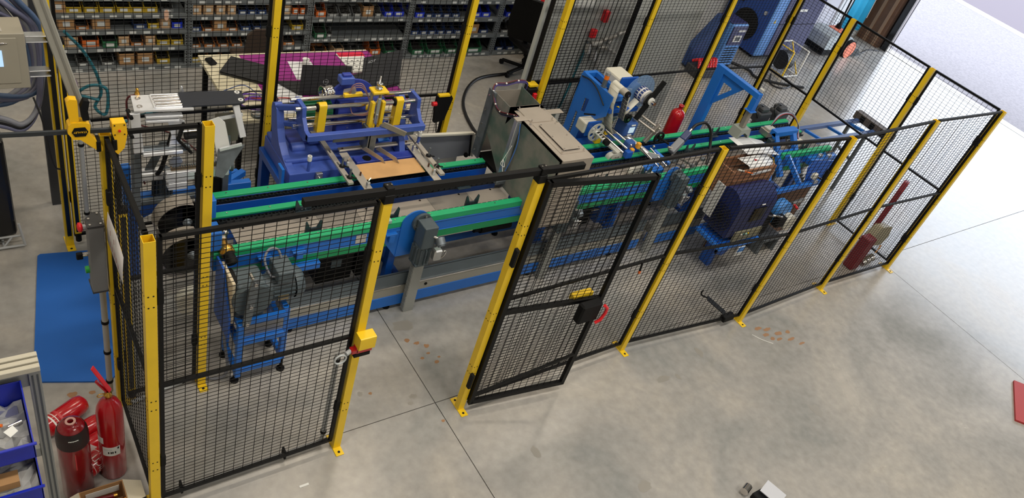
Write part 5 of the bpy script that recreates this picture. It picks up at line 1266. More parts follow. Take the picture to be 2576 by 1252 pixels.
for s_ in (-1, 1): M().cable([(CX+.16*s_, CYY-.2*s_, .42), (CX+.22*s_, CYY-.26*s_, .54), (CX-.04+.22*s_, CYY-.26*s_-.02, .63), (CX-.14+.22*s_, CYY-.26*s_-.08, .63)], .02).build('armrest', BLKM, ch)
rjk = M().box(6.40, 6.66, 7.30, 7.42, .45, .85).build('red_sack', REDP, bev=.04, seg=3); tag(rjk, 'red bag standing beside the office chair', 'bag')
rs = M().box(6.42, 6.64, 7.28, 7.44, 0, .449).build('low_stool', BLKM, bev=.01); tag(rs, 'dark low stool under the red bag', 'stool')
# floor hoses
def hose(nm, lab, pts, r, m_, cat='hose'):
    return tag(M().cable(pts, r).build(nm, m_), lab, cat)
hose('air_hose', 'thick black hose looping on the floor from the chair toward the tunnel', [(5.95, 7.0, .02), (5.35, 6.9, .02), (4.9, 6.45, .02), (4.72, 5.9, .02), (4.75, 5.45, .02), (4.6, 5.0, .02), (4.3, 4.9, .02)], .018, CABB)
hose('air_hose', 'teal hose running across the floor under the work table', [(1.2, 6.5, .015), (1.7, 6.72, .015), (2.4, 6.75, .015), (3.0, 6.2, .015), (3.5, 5.7, .015), (3.9, 5.25, .015), (4.2, 4.85, .015)], .014, TEAL)
hose('floor_wire', 'thin dark red wire on the floor left of the work table', [(1.45, 6.5, .01), (1.7, 6.3, .01), (1.85, 5.9, .01), (2.0, 5.3, .01)], .006, DRC, 'wire')
hose('floor_wire', 'thin black wire hanging to the floor right of the marking machine', [(3.62, 5.12, 1.0), (3.75, 5.2, .5), (3.95, 5.1, .02), (4.1, 4.95, .01), (4.3, 4.7, .01)], .006, CABB, 'wire')
# ================================================================== WALL FITTINGS ON THE PARTITION
vf = thing('air_valve_group', 'cluster of chrome air valves on the grey partition', 'valve', (5.7, 5.46, 1.25))
for (x, z, dx, dz, r) in ((5.56, 1.27, .12, .03, .034), (5.70, 1.32, .15, .05, .024), (5.63, 1.20, 0, -.10, .034), (5.88, 1.38, .14, .05, .022), (5.80, 1.22, .12, -.05, .02), (5.72, 1.16, 0, -.16, .022), (5.52, 1.28, 0, -.09, .03), (5.66, 1.24, .10, 0, .026), (5.84, 1.34, -.06, -.06, .02)):
    M().cyl((x, 5.46, z), (x+dx, 5.44, z+dz), r, 14).build('pipe', mat('valve_metal', C(190, 188, 184), .3, metal=.5), vf)
M().box(5.48, 5.55, 5.42, 5.47, 1.36, 1.45).build('red_lever', REDP, vf, bev=.006)
M().box(5.50, 5.52, 5.46, 5.5, 1.05, 1.30).build('bracket', STEELD, vf)
rb = M().box(5.60, 5.66, 5.44, 5.50, 1.52, 1.64).build('red_switch', REDP, bev=.006); tag(rb, 'small red wall switch above the chrome valves', 'switch')
ws = M().box(5.20, 5.44, 5.495, 5.50, 1.66, 1.90).build('wall_notice', WHITE); tag(ws, 'white notice sheet high on the grey partition', 'notice')
hose('air_hose', 'blue hose hanging down the grey partition from the valves', [(5.50, 5.47, 1.2), (5.46, 5.46, .8), (5.40, 5.46, .4), (5.36, 5.46, .02)], .012, TEAL)
wc = thing('chair', 'dark brown woven chair back behind the work table', 'chair', (2.62, 6.75, 0))
BRW = mat('brown_weave', C(58, 44, 34), .8, bump=1, bscale=60)
M().prism([(-.16, .40), (.16, .40), (.19, .55), (.17, .78), (.10, .84), (-.10, .84), (-.17, .78), (-.19, .55)], (2.62, 6.72, 0), (1, 0, 0), (0, -.05, 1), (0, .03, 0)).build('backrest', BRW, wc, bev=.01, seg=2)
M().box(2.42, 2.82, 6.76, 7.10, .38, .43).build('seat', BRW, wc, bev=.015)
for x in (2.45, 2.79):
    for y in (6.78, 7.07): M().cyl((x, y, 0), (x, y, .38), .014, 10).build('leg', BLKM, wc)
# ================================================================== COMPRESSORS
cp = thing('compressor_cabinet', 'tall blue compressor cabinet with a round black fan opening', 'compressor', (11.2, 7.4, 0))
LBL2 = mat('light_blue_trim', C(96, 150, 220), .4); DBL = mat('deep_blue_cabinet', C(26, 66, 140), .42); NVY = mat('navy_cabinet', C(42, 44, 92), .42)
M().box(10.72, 11.9, 7.02, 7.9, .06, 1.75).build('cabinet', DBL, cp, bev=.01)
M().box(10.715, 10.95, 7.0, 7.03, .08, 1.75).build('corner_trim', LBL2, cp)
M().box(10.95, 11.9, 6.99, 7.02, .08, 1.75).build('front_door', NVY, cp, bev=.004)
M().cyl((10.72, 7.42, .42), (10.70, 7.42, .42), .25, 32).build('fan_opening', BLKM, cp)
M().box(10.70, 10.72, 7.30, 7.52, .88, 1.12).build('control_window', BLKG, cp); M().box(10.70, 10.72, 7.62, 7.76, .7, 1.0).build('control_window', BLKG, cp)
M().cyl((10.72, 7.14, .74), (10.69, 7.14, .74), .03, 16).build('lock', ALU, cp)
M().box(10.8, 11.8, 7.1, 7.8, 0, .06).build('plinth', BLKM, cp)
M().prism([(0, 0), (.05, 0), (.025, .07)], (10.80, 6.998, .64), (1, 0, 0), (0, 0, 1), (0, -.003, 0)).build('warning_sign', YEL, cp)
for z in (.62, 1.05): M().box(10.95, 11.9, 6.984, 6.99, z, z+.006).build('door_joint', BLKM, cp)
M().box(11.30, 11.62, 6.984, 6.99, 1.18, 1.36).build('white_plate', WHITE, cp); M().box(11.25, 11.5, 6.984, 6.99, .84, .88).build('white_badge', WHITE, cp); M().box(11.3, 11.5, 6.984, 6.99, .12, .14).build('white_badge', WHITE, cp)
dr = thing('air_dryer', 'small blue air dryer with display beside the big compressor', 'dryer', (9.8, 7.0, 0))
M().box(9.62, 9.98, 6.82, 7.20, .05, .72).build('casing', LBL2, dr, bev=.02, seg=2)
M().box(9.63, 9.95, 6.80, 6.82, .40, .70).build('front_panel', NVY, dr, bev=.006)
M().box(9.62, 9.96, 6.84, 7.18, .72, .735).build('lid', NVY, dr, bev=.006)
M().box(9.72, 9.88, 6.79, 6.80, .46, .56).build('display', WHITE, dr); M().box(9.75, 9.85, 6.785, 6.79, .48, .54).build('display_dark', BLKG, dr)
M().box(9.76, 9.92, 6.79, 6.80, .62, .645).build('badge', WHITE, dr)
lv = M()
for k in range(7): lv.box(9.66, 9.92, 6.812, 6.82, .10+.04*k, .115+.04*k)
lv.build('louvres', BLKM, dr, kind='stuff')
M().box(9.64, 9.96, 6.84, 7.18, 0, .05).build('foot', BLKM, dr)
tp = M().prism([(9.05, .02), (9.5, .02), (9.62, .75), (9.45, .80), (9.2, .45), (9.08, .30)], (0, 7.05, 0), (1, 0, 0), (0, 0, 1), (0, -.14, 0)).build('blue_cover', mat('dark_blue_tarp', C(30, 58, 108), .6), bev=.03, seg=2)
tag(tp, 'dark blue sloping tarpaulin cover left of the small dryer', 'cover')
cr = thing('crate', 'dark crate of red tubes on the floor before the blue cover', 'crate', (9.2, 6.72, 0))
M().box(8.98, 9.46, 6.58, 6.84, .0, .14).build('body', mat('crate_dark', C(52, 52, 56), .5), cr, bev=.01)
for k in range(7): M().cable([(9.0+.06*k, 6.62, .15), (9.04+.06*k, 6.70, .24), (9.03+.06*k, 6.80, .18)], .022).build('red_tube', REDP, cr)
# cable reel
rl_ = thing('cable_reel', 'black cable drum in a yellow and white tube frame on the floor', 'cable reel', (11.05, 6.62, 0))
M().cyl((10.86, 6.62, .22), (11.04, 6.62, .22), .15, 28).build('cable_drum', CABB, rl_)
for x in (10.84, 11.22):
    M().tube([(x, 6.44, .02), (x, 6.80, .02), (x+.0, 6.80, .44), (x, 6.44, .44), (x, 6.44, .02)], .014, 8).build('frame', (YEL if x < 11 else WHITE), rl_)
for y, z in ((6.44, .02), (6.80, .02), (6.80, .44)): M().cyl((10.84, y, z), (11.22, y, z), .014, 8).build('frame_tube', WHITE, rl_)
M().cyl((11.22, 6.44, .02), (11.22, 6.80, .44), .010, 8).build('frame_brace', YEL, rl_)
M().cyl((11.04, 6.62, .22), (11.20, 6.62, .22), .035, 14).build('hub', STEELD, rl_)
# sweeper
sw = thing('floor_sweeper', 'grey push sweeper with orange wheel beside the loading door', 'sweeper', (13.0, 7.1, 0))
M().prism([(12.55, .14), (13.35, .10), (13.40, .24), (13.25, .34), (12.75, .42), (12.55, .36)], (0, 7.42, 0), (1, 0, 0), (0, 0, 1), (0, -.45, 0)).build('hood', mat('sweeper_grey', C(170, 178, 180), .4), sw, bev=.03, seg=2)
M().box(12.58, 13.25, 6.99, 7.40, .03, .14).build('skirt', BLKM, sw)
M().cyl((13.22, 6.96, .15), (13.22, 6.90, .15), .15, 30).build('wheel', mat('salmon_wheel', C(232, 128, 96), .4), sw, bev=.01)
M().pipe((13.22, 6.97, .15), (13.22, 6.905, .15), .165, .145, 30).build('tyre', BLKM, sw)
M().cyl((13.45, 7.0, .03), (13.55, 6.9, .10), .06, 14).build('side_brush', mat('brush_grey', C(110, 120, 130), .5), sw)
M().cyl((13.30, 7.2, .25), (13.50, 7.05, .05), .03, 10).build('brush_arm', BLKM, sw)
M().cyl((13.1, 7.25, .36), (13.2, 7.35, 1.10), .016, 10).build('handle', BLKM, sw)
M().box(12.95, 13.2, 7.05, 7.35, .36, .40).build('red_latch', mat('salmon_wheel', C(232, 128, 96), .4), sw, bev=.01)
M().lathe([(.03, 0), (.06, .03), (.04, .1), (.02, .14)], (13.1, 7.25, .36), n=14).build('handle_joint', BLKM, sw)
# wall end: white door and cyan curtain
wd_ = M().box(13.45, 13.75, 7.60, 7.655, .05, 2.1).build('door_2', mat('white_door', C(225, 228, 232), .5), bev=.004); struct(wd_)
M().box(13.52, 13.54, 7.595, 7.60, .1, 2.0).build('door_groove', STEELD, wd_)
cy = M()
cy.sheet([[(13.80+.7*i/14, 7.60+.02*math.sin(i*1.4), .15+1.5*j) for i in range(15)] for j in range(2)])
cy = cy.build('hanging_sheet', mat('cyan_sheet', C(50, 180, 226), .5), fix=False, solid=.004); tag(cy, 'cyan plastic sheet hanging beside the loading door', 'sheet')
bg_ = M().prism([(0, 0), (.28, .0), (.22, .5), (.05, .5)], (14.0, 7.54, .85), (1, 0, 0), (0, 0, 1), (0, -.05, 0)).build('dark_bag', mat('slate_cloth', C(50, 64, 86), .7), bev=.02); tag(bg_, 'slate blue cloth bag hanging over the cyan sheet', 'bag')
M().cyl((14.3, 7.50, .45), (14.22, 7.50, 1.5), .012, 8).build('hook_pole', CHROME, bg_)
M().box(12.60, 13.44, 7.63, 7.658, 0, 1.4).build('wall_cladding', mat('ribbed_white', C(205, 205, 214), .5), None)['kind'] = 'structure'
hose('floor_cable', 'black cable on the floor between the dryer and the compressor', [(10.1, 7.0, .02), (10.3, 6.7, .02), (10.25, 6.5, .02), (10.5, 6.3, .02), (11.0, 6.1, .02)], .02, CABB, 'cable')
hose('floor_cable', 'black cable curling on the floor below the cable reel', [(10.7, 6.55, .01), (10.4, 6.3, .01), (10.5, 6.15, .01), (10.8, 6.2, .01), (10.9, 6.4, .01)], .014, CABB, 'cable')
hose('floor_cable', 'black cable by the door guide at the loading door', [(13.6, 6.95, .01), (13.9, 7.0, .03), (14.2, 7.1, .01), (14.5, 7.05, .01)], .014, CABB, 'cable')

# ================================================================== LEFT SIDE
mtt = M().prism([(.178, 3.80), (.186, 3.785), (.555, 3.655), (.60, 3.66), (.655, 3.72), (.80, 4.90), (.78, 4.915), (.405, 4.965), (.385, 4.95)], (0, 0, .0005), (1, 0, 0), (0, 1, 0), (0, 0, .012)).build('floor_mat', mat('blue_mat', C(20, 92, 176), .7, bump=.3, bscale=150), bev=.002)
tag(mtt, 'bright blue rubber mat on the floor left of the fence', 'mat')
# light curtains
def curtain(x, y, z1, label, z0=.12):
    t = thing('light_curtain', label, 'light curtain', (x, y, 0), 'light curtain strips of the operator opening')
    M().box(x-.022, x+.022, y-.02, y+.02, z0, z1).build('profile', YEL, t, bev=.002)
    M().box(x-.012, x+.012, y-.0225, y-.0195, z0+.02, z1-.02).build('optic_strip', BLKG, t)
    M().box(x-.024, x+.024, y-.022, y+.022, z1, z1+.03).build('end_cap', BLKM, t, bev=.003)
    M().cyl((x, y-.01, z0-.07), (x, y-.01, z0), .02, 14).build('plug', BLKM, t)
curtain(.668, 5.02, 1.66, 'yellow light curtain strip beside the back left post')
curtain(.672, 3.46, 1.55, 'yellow light curtain strip beside the clamped post')
pf = M().box(.595, .622, 4.985, 5.012, .12, 1.72).build('black_seal', BLKG, bev=.002); tag(pf, 'long black glossy strip on the front of the back left post', 'strip')
cd_ = thing('grey_conduit', 'grey plastic conduit pipe standing right of the back left post', 'pipe', (.73, 5.0, 0))
M().cyl((.735, 5.0, .12), (.735, 5.0, 1.34), .016, 14).build('pipe', GREYP, cd_)
for z in (.3, .9, 1.25): M().pipe((.735, 5.0, z), (.735, 5.0, z+.02), .02, .015, 16).build('clip', BLKM, cd_)
M().cable([(.735, 5.0, .12), (.76, 4.99, .05), (.84, 4.98, .03), (.95, 4.97, .04)], .014).build('elbow', GREYP, cd_)
M().cable([(.70, 5.01, 1.45), (.73, 5.0, 1.40), (.735, 5.0, 1.33)], .014).build('cable', mat('mauve_cable', C(120, 100, 120), .5), cd_)
cd2 = thing('grey_conduit', 'grey conduit pipe below the grey push button box', 'pipe', (.565, 3.50, 0))
M().cyl((.563, 3.53, .06), (.563, 3.53, .95), .017, 14).build('pipe', GREYP, cd2)
for z in (.15, .42, .68): M().pipe((.563, 3.53, z), (.563, 3.53, z+.02), .021, .016, 16).build('clip', BLKM, cd2)
M().cyl((.563, 3.53, .95), (.563, 3.53, 1.04), .03, 14, r2=.02).build('funnel', GREYP, cd2)
# push button box
pb = thing('push_button_box', 'tall slate grey push button box with red emergency stop on its side', 'control box', (.535, 3.49, 1.2))
BXG = mat('box_grey', C(112, 112, 112), .5)
M().prism([(.50, 3.42), (.575, 3.42), (.575, 3.53), (.54, 3.53), (.50, 3.49)], (0, 0, 1.05), (1, 0, 0), (0, 1, 0), (0, 0, .45)).build('housing', BXG, pb, bev=.003)
M().prism([(.498, 3.418), (.577, 3.418), (.577, 3.532), (.54, 3.532), (.498, 3.49)], (0, 0, 1.50), (1, 0, 0), (0, 1, 0), (0, 0, .012)).build('top_cap', mat('cap_dark', C(52, 52, 54), .5), pb, bev=.002)
M().box(.498, .577, 3.418, 3.532, 1.04, 1.05).build('bottom_cap', MATS['cap_dark'], pb)
s = M()
for x, y in ((.512, 3.432), (.562, 3.432), (.562, 3.518), (.515, 3.482)):
    s.cyl((x, y, 1.512), (x, y, 1.518), .006, 8)
s.build('screws', CHROME, pb, kind='stuff')
M().cyl((.50, 3.49, 1.46), (.485, 3.49, 1.46), .014, 14).build('stop_collar', ALU, pb); M().lathe([(.018, 0), (.026, .008), (.026, .018), (.015, .024), (.001, .025)], (.486, 3.49, 1.46), (-1, 0, 0), 18).build('emergency_stop', REDP, pb)
M().cyl((.50, 3.49, 1.27), (.475, 3.49, 1.27), .012, 12).build('key_switch', CHROME, pb); M().box(.445, .476, 3.478, 3.502, 1.245, 1.285).build('key', BLKM, pb, bev=.004)
M().cyl((.50, 3.49, 1.16), (.482, 3.49, 1.16), .02, 18).build('green_button', mat('green_button', C(30, 160, 60), .4), pb)
# paper on panel
pg = M().sheet([[(.590, 3.385, 1.625), (.585, 3.18, 1.65), (.575, 2.99, 1.665)], [(.588, 3.42, 1.51), (.580, 3.2, 1.53), (.565, 2.97, 1.60)], [(.588, 3.445, 1.40), (.582, 3.14, 1.415), (.555, 2.93, 1.55)]]).build('paper_sheet', mat('paper_warm', C(214, 208, 204), .6), fix=False, solid=.001)
tag(pg, 'curled white instruction sheet fixed to the side fence panel', 'paper')
pt_ = M()
for k, (y, z) in enumerate(((3.34, 1.60), (3.26, 1.59), (3.19, 1.59), (3.28, 1.50), (3.24, 1.50), (3.20, 1.495), (3.16, 1.495), (3.12, 1.49))): pt_.box(.574, .5745, y-.004, y+.004, z-.016, z+.016)
pt_.build('red_figures', mat('dark_red_print', C(140, 40, 44), .6), pg, kind='stuff')
# trigger clamp on post Q
tc = thing('trigger_clamp', 'yellow and black trigger bar clamp gripping the top of the side post', 'clamp', (.55, 3.43, 2.09))
M().bar((-.35, 3.42, 2.125), (.66, 3.42, 2.085), .012, .024).build('bar', mat('clamp_bar', C(62, 66, 70), .35, metal=.6), tc, bev=.002)
CY = mat('clamp_yellow', C(240, 186, 20), .35)
U3, V3 = Vector((1, 0, 0)), Vector((0, 0, 1))
M().prism([(-.045, .03), (-.05, -.01), (-.03, -.045), (.0, -.05), (.04, -.09), (.075, -.125), (.09, -.12), (.09, -.095), (.055, -.05), (.04, -.02), (.045, .03), (.03, .04), (-.03, .045)], (.50, 3.395, 2.11), U3, V3, (0, .05, 0)).build('body', CY, tc, bev=.006, seg=2)
M().prism([(-.035, .035), (-.045, .15), (-.03, .165), (.0, .16), (.0, .05)], (.50, 3.40, 2.11), U3, V3, (0, .035, 0)).build('handle', CY, tc, bev=.007, seg=2)
M().prism([(.01, .05), (.005, .12), (.02, .155), (.045, .15), (.035, .10), (.04, .05)], (.505, 3.40, 2.11), U3, V3, (0, .03, 0)).build('trigger', BLKM, tc, bev=.007, seg=2)
lg = M().prism([(-.034, 0), (-.022, .024), (.022, .024), (.034, 0), (.022, -.024), (-.022, -.024)], (.50, 3.394, 2.105), U3, V3, (0, -.002, 0)).build('logo_plate', BLKM, tc)
text('STANLEY', .0135, (.50, 3.3915, 2.105), (-1, 0, 0), (0, 0, -1), CY, tc)
M().prism([(-.03, .04), (.03, .04), (.035, -.02), (.02, -.10), (-.01, -.135), (-.022, -.12), (-.02, -.06), (-.03, -.02)], (.665, 3.395, 2.095), U3, V3, (0, .05, 0)).build('fixed_jaw', CY, tc, bev=.006, seg=2)
M().cyl((.665, 3.394, 2.095), (.665, 3.388, 2.095), .006, 10).build('red_pin', REDP, tc)
s = M()
for dx in (-.02, .022):
    for dz in (-.022, .03): s.cyl((.665+dx, 3.3945, 2.095+dz), (.665+dx, 3.3925, 2.095+dz), .0035, 8)
s.build('rivets', HOLE, tc, kind='stuff')
for x in (.575, .645): M().box(x-.012, x+.008, 3.392, 3.45, 1.985, 2.045).build('jaw_pad', BLKM, tc, bev=.003)
# slanted grey trunking
po = M().bar((.566, 3.492, 1.955), (.343, 3.492, 3.0), .05, .022, (0, 1, 0)).build('grey_trunking', mat('trunking_grey', C(150, 148, 138), .5, var=.06), bev=.004)
tag(po, 'grey beige trunking strip rising slanted above the trigger clamp', 'strip')
M().bar((.572, 3.480, 1.955), (.349, 3.480, 3.0), .008, .003, (0, 1, 0)).build('groove', mat('trunk_line', C(120, 118, 110), .5), po)
# control cabinet upper left
ec = thing('control_cabinet', 'beige control cabinet with blue screen hanging off the back left post', 'cabinet', (.2, 5.05, 1.5))
CAB = mat('cabinet_beige', C(158, 152, 136), .5)
M().box(-.1, .48, 4.95, 5.16, 1.40, 1.77).build('cabinet', CAB, ec, bev=.004)
M().box(-.02, .435, 4.944, 4.95, 1.44, 1.745).build('cabinet_door', CAB, ec, bev=.003)
M().box(.20, .352, 4.938, 4.944, 1.56, 1.665).build('screen', mat('screen_blue', C(170, 205, 240), .3, emit=.8), ec)
M().tube([(.30, 4.95, 1.715), (.35, 4.93, 1.72), (.385, 4.945, 1.71)], .004, 6).build('handle', CHROME, ec)
for z in (1.735, 1.50):
    b = M().box(.48, .60, 4.97, 5.03, z-.004, z+.004).box(.48, .60, 4.97, 5.03, z-.04, z-.034).box(.48, .484, 4.96, 5.04, z-.05, z+.01); b.build('mount_bracket', ALU, ec, bev=.002)
pb_ = thing('plastic_bag', 'crumpled clear plastic bag lying on top of the control cabinet', 'bag', (.2, 5.05, 1.77))
rr = random.Random(5); rows = [[(-.05+.42*i/8, 4.97+.16*j/5, 1.775+rr.uniform(0, .055)*math.sin(PI*i/8)) for i in range(9)] for j in range(6)]
M().sheet(rows, False).build('film', mat('clear_film', C(205, 200, 190), .2, alpha=.55), pb_, fix=False)
for k in range(2): M().cyl((.26+.05*k, 4.98, 1.785), (.31+.05*k, 5.04, 1.79), .010, 10).build('white_tube', BEIGE, pb_)
# cables behind the cabinet
cbn = thing('cable_bundle', 'thick bundle of grey and violet conduits behind the control cabinet', 'cable', (.3, 5.3, 1.4))
GV = mat('violet_grey_conduit', C(96, 98, 122), .5); rr = random.Random(2)
for k in range(11):
    a = rr.uniform(-.06, .06)
    M().cable([(-.1+.06*k, 5.50+.04*(k % 3), 2.3), (.05+.04*k, 5.45, 1.9+a), (.30+.02*k, 5.40-.02*(k % 4), 1.78+a), (.46+.015*k, 5.36, 1.6), (.50+.010*k, 5.32, 1.32), (.40+.01*k, 5.22, 1.18+a*.5), (.15, 5.2, 1.12+.012*k), (-.3, 5.25, 1.22+.012*k)], .018 if k % 3 else .012, 8).build('conduit', (GV, CABG, mat('slate_blue_cable', C(70, 92, 126), .5), GV)[k % 4], cbn)
for k in range(3):
    M().cable([(-.1, 5.1, 1.25-.03*k), (.30, 5.1, 1.10-.03*k), (.42, 5.1, 1.04-.02*k), (.52, 5.15, 1.12), (.58, 5.25, 1.3+.03*k)], .018, 8).build('conduit', (CABG, CABB, GV)[k], cbn)
M().cable([(.49, 5.0, 1.30), (.52, 4.95, 1.15), (.54, 4.93, .9), (.56, 4.95, .78), (.60, 4.97, .74)], .006).build('thin_cable', CABB, cbn)
M().box(.58, .64, 5.52, 5.57, .0, 2.0).build('backing_post', mat('dark_steel_post', C(66, 68, 72), .5, metal=.4), cbn)
tl = hose('air_hose', 'coiled teal hose hanging behind the left end of the rack', [(.92, 6.6, .9), (1.05, 6.65, .7), (1.15, 6.7, .45), (1.18, 6.7, .25), (1.12, 6.68, .12), (1.2, 6.66, .05), (1.22, 6.66, .3), (1.1, 6.68, .34), (1.0, 6.7, .25), (1.15, 6.66, .20)], .014, TEAL)
# black wrapped pallet at the far left
bp_ = thing('wrapped_stack', 'tall black foil wrapped stack on a grey wire base at the left edge', 'stack', (.0, 4.9, 0))
M().box(-.45, .300, 5.12, 5.6, .08, .90).build('wrapped_load', mat('black_foil', C(16, 16, 18), .25, bump=.8, bscale=14), bp_, bev=.03, seg=2)
M().box(-.3, .28, 5.14, 5.5, .90, 1.0).build('top_bundle', mat('dark_green_cloth', C(40, 52, 44), .8), bp_, bev=.04, seg=2)
wb = M()
for x in (-.40, -.25, -.1, .05, .2): wb.cyl((x, 5.08, .02), (x, 5.6, .02), .008, 6); wb.cyl((x, 5.09, .02), (x+.06, 5.11, .09), .008, 6)
wb.cyl((-.45, 5.08, .02), (.33, 5.08, .02), .01, 6).cyl((-.45, 5.11, .09), (.33, 5.11, .09), .008, 6).cyl((.33, 5.08, .02), (.31, 5.11, .2), .01, 6)
wb.build('wire_base', GREYP, bp_, kind='stuff')
# ================================================================== RAW ALUMINIUM FEEDER AND BLUE U-STAND
us = thing('feeder_stand', 'blue U shaped stand with two uprights behind the left conveyor end', 'stand', (1.3, 4.58, 0))
M().box(.92, 1.76, 4.55, 4.60, .70, .765).build('cross_beam', BLUE, us, bev=.003)
M().bar((1.60, 4.62, .73), (1.76, 4.72, .73), .045, .05).bar((1.45, 4.64, .73), (1.72, 4.74, .73), .03, .04).build('side_fork', BLUE, us, bev=.003)
M().box(.895, .945, 4.54, 4.59, .70, 1.02).build('upright', BLUE, us, bev=.003); M().box(1.57, 1.62, 4.57, 4.62, .74, .985).build('upright', BLUE, us, bev=.003)
for x in (.95, 1.70): M().box(x-.03, x+.03, 4.55, 4.60, .0, .70).build('leg', BLUED, us, bev=.003)
M().prism([(.93, .70), (1.3, .70), (1.02, .56)], (0, 4.56, 0), (1, 0, 0), (0, 0, 1), (0, .01, 0)).build('gusset', BLUED, us)
for x, y, z in ((.92, 4.535, .96), (1.595, 4.565, .95), (1.595, 4.565, .85)): M().cyl((x, y+.006, z), (x, y-.004, z), .008, 8).build('bolt', CHROME, us)
fe = thing('aluminium_feeder', 'raw aluminium pick and place feeder with ribbed and black top plate', 'machine', (1.28, 4.45, .95))
BAL = mat('bright_aluminium', C(236, 238, 242), .25, metal=.45, var=.12, vscale=14)
def plate(pts, z, th, m_, nm, bev=.002): return M().prism(pts, (0, 0, z), (1, 0, 0), (0, 1, 0), (0, 0, th)).build(nm, m_, fe, bev=bev)
plate([(.925, 4.29), (1.26, 4.27), (1.26, 4.285), (1.235, 4.29), (1.25, 4.435), (1.27, 4.44), (1.27, 4.452), (.945, 4.46)], 1.60, .012, BAL, 'top_plate')
plate([(1.20, 4.29), (1.545, 4.278), (1.585, 4.30), (1.60, 4.425), (1.575, 4.435), (1.215, 4.45)], 1.612, .010, mat('black_slate', C(34, 38, 48), .4, var=.15, vscale=12), 'black_plate')
for k in range(4): M().cyl((1.055, 4.325+.034*k, 1.614), (1.205, 4.320+.034*k, 1.614), .010, 12).build('rib', CHROME, fe)
M().bar((1.045, 4.305, 1.613), (1.05, 4.445, 1.613), .012, .014).bar((1.045, 4.305, 1.613), (1.21, 4.298, 1.613), .012, .014).bar((1.05, 4.447, 1.613), (1.21, 4.44, 1.613), .012, .014).build('rib_frame', BAL, fe, bev=.002)
for x, y in ((.965, 4.33), (.975, 4.42), (1.56, 4.315), (1.565, 4.405)):
    M().pipe((x, y, 1.61 if x < 1.2 else 1.62), (x, y, 1.617 if x < 1.2 else 1.628), .016, .009, 18).build('washer', WHITE if x > 1.2 else CHROME, fe)
for x in (.985, 1.24): M().lathe([(.012, 0), (.016, .02), (.009, .035), (.009, .05), (.001, .055)], (x, 4.47, 1.60), n=12).build('hose_fitting', BRASS if x < 1.1 else ALU, fe)
M().bar((.93, 4.30, 1.59), (.945, 4.30, 1.30), .02, .055, (1, 0, 0)).build('side_bar', BAL, fe, bev=.002)
M().bar((1.525, 4.30, 1.60), (1.565, 4.25, 1.385), .022, .04, (1, 0, 0)).build('side_bar', BAL, fe, bev=.002)
M().bar((.915, 4.33, 1.58), (.90, 4.31, 1.44), .014, .02).build('link', SILV, fe, bev=.003)
for d in (1.575, 1.44): M().cyl((.905, 4.36, d), (.905, 4.27, d), .012, 12).build('link_pin', BLKM, fe)
for z, x1 in ((1.555, 1.17), (1.525, 1.15)): M().bar((.99, 4.31, z), (x1+.03, 4.30, z), .04, .016).build('lower_rail', BAL, fe, bev=.002)
M().box(.96, 1.25, 4.30, 4.34, 1.28, 1.32).build('cross_bar', STEELD, fe, bev=.003)
M().box(.965, 1.20, 4.27, 4.30, 1.285, 1.31).build('cross_bar', BAL, fe, bev=.003)
M().prism([(0, 0), (.05, .03), (.10, .0), (.07, -.10), (.10, -.22), (.06, -.25), (.0, -.2), (.02, -.1)], (1.12, 4.32, 1.50), (1, 0, 0), (0, 0, 1), (0, -.012, 0)).build('jaw_plate', BAL, fe, bev=.002)
M().prism([(0, 0), (.012, 0), (-.02, -.12), (.06, -.22), (.045, -.225), (-.035, -.12)], (1.20, 4.30, 1.50), (1, 0, 0), (0, 0, 1), (0, -.03, 0)).build('black_hook', BLKM, fe)
M().cyl((1.22, 4.32, 1.38), (1.34, 4.32, 1.385), .022, 16).build('black_collar', BLKM, fe)
M().cyl((1.30, 4.36, 1.40), (1.46, 4.36, 1.405), .042, 22).build('pale_drum', BEIGE, fe)
M().cyl((1.2, 4.33, 1.41), (1.36, 4.33, 1.41), .01, 10).build('rod', CHROME, fe)
M().prism([(0, 0), (.06, .02), (.10, -.02), (.15, -.28), (.11, -.32), (.06, -.30), (.02, -.06)], (1.36, 4.30, 1.50), (1, 0, 0), (0, .05, 1), (0, -.012, 0)).build('white_guard', WHITE, fe, bev=.002)
M().prism([(0, 0), (.17, .005), (.17, -.25), (.02, -.28)], (1.42, 4.36, 1.50), (1, 0, 0), (0, -.2, 1), (0, .008, 0)).build('hopper_back', mat('hopper_taupe', C(118, 112, 100), .45, metal=.3), fe)
M().prism([(0, 0), (.17, .012), (.02, -.20), (-.03, -.18)], (1.42, 4.27, 1.29), (1, .0, 0), (.0, .25, 1), (0, .008, 0)).build('hopper_side', STEELD, fe, bev=.002)
M().bar((1.42, 4.30, 1.505), (1.58, 4.32, 1.51), .012, .02).build('hopper_rim', BAL, fe); M().bar((1.42, 4.25, 1.30), (1.565, 4.26, 1.32), .012, .02).build('hopper_rim', BAL, fe)
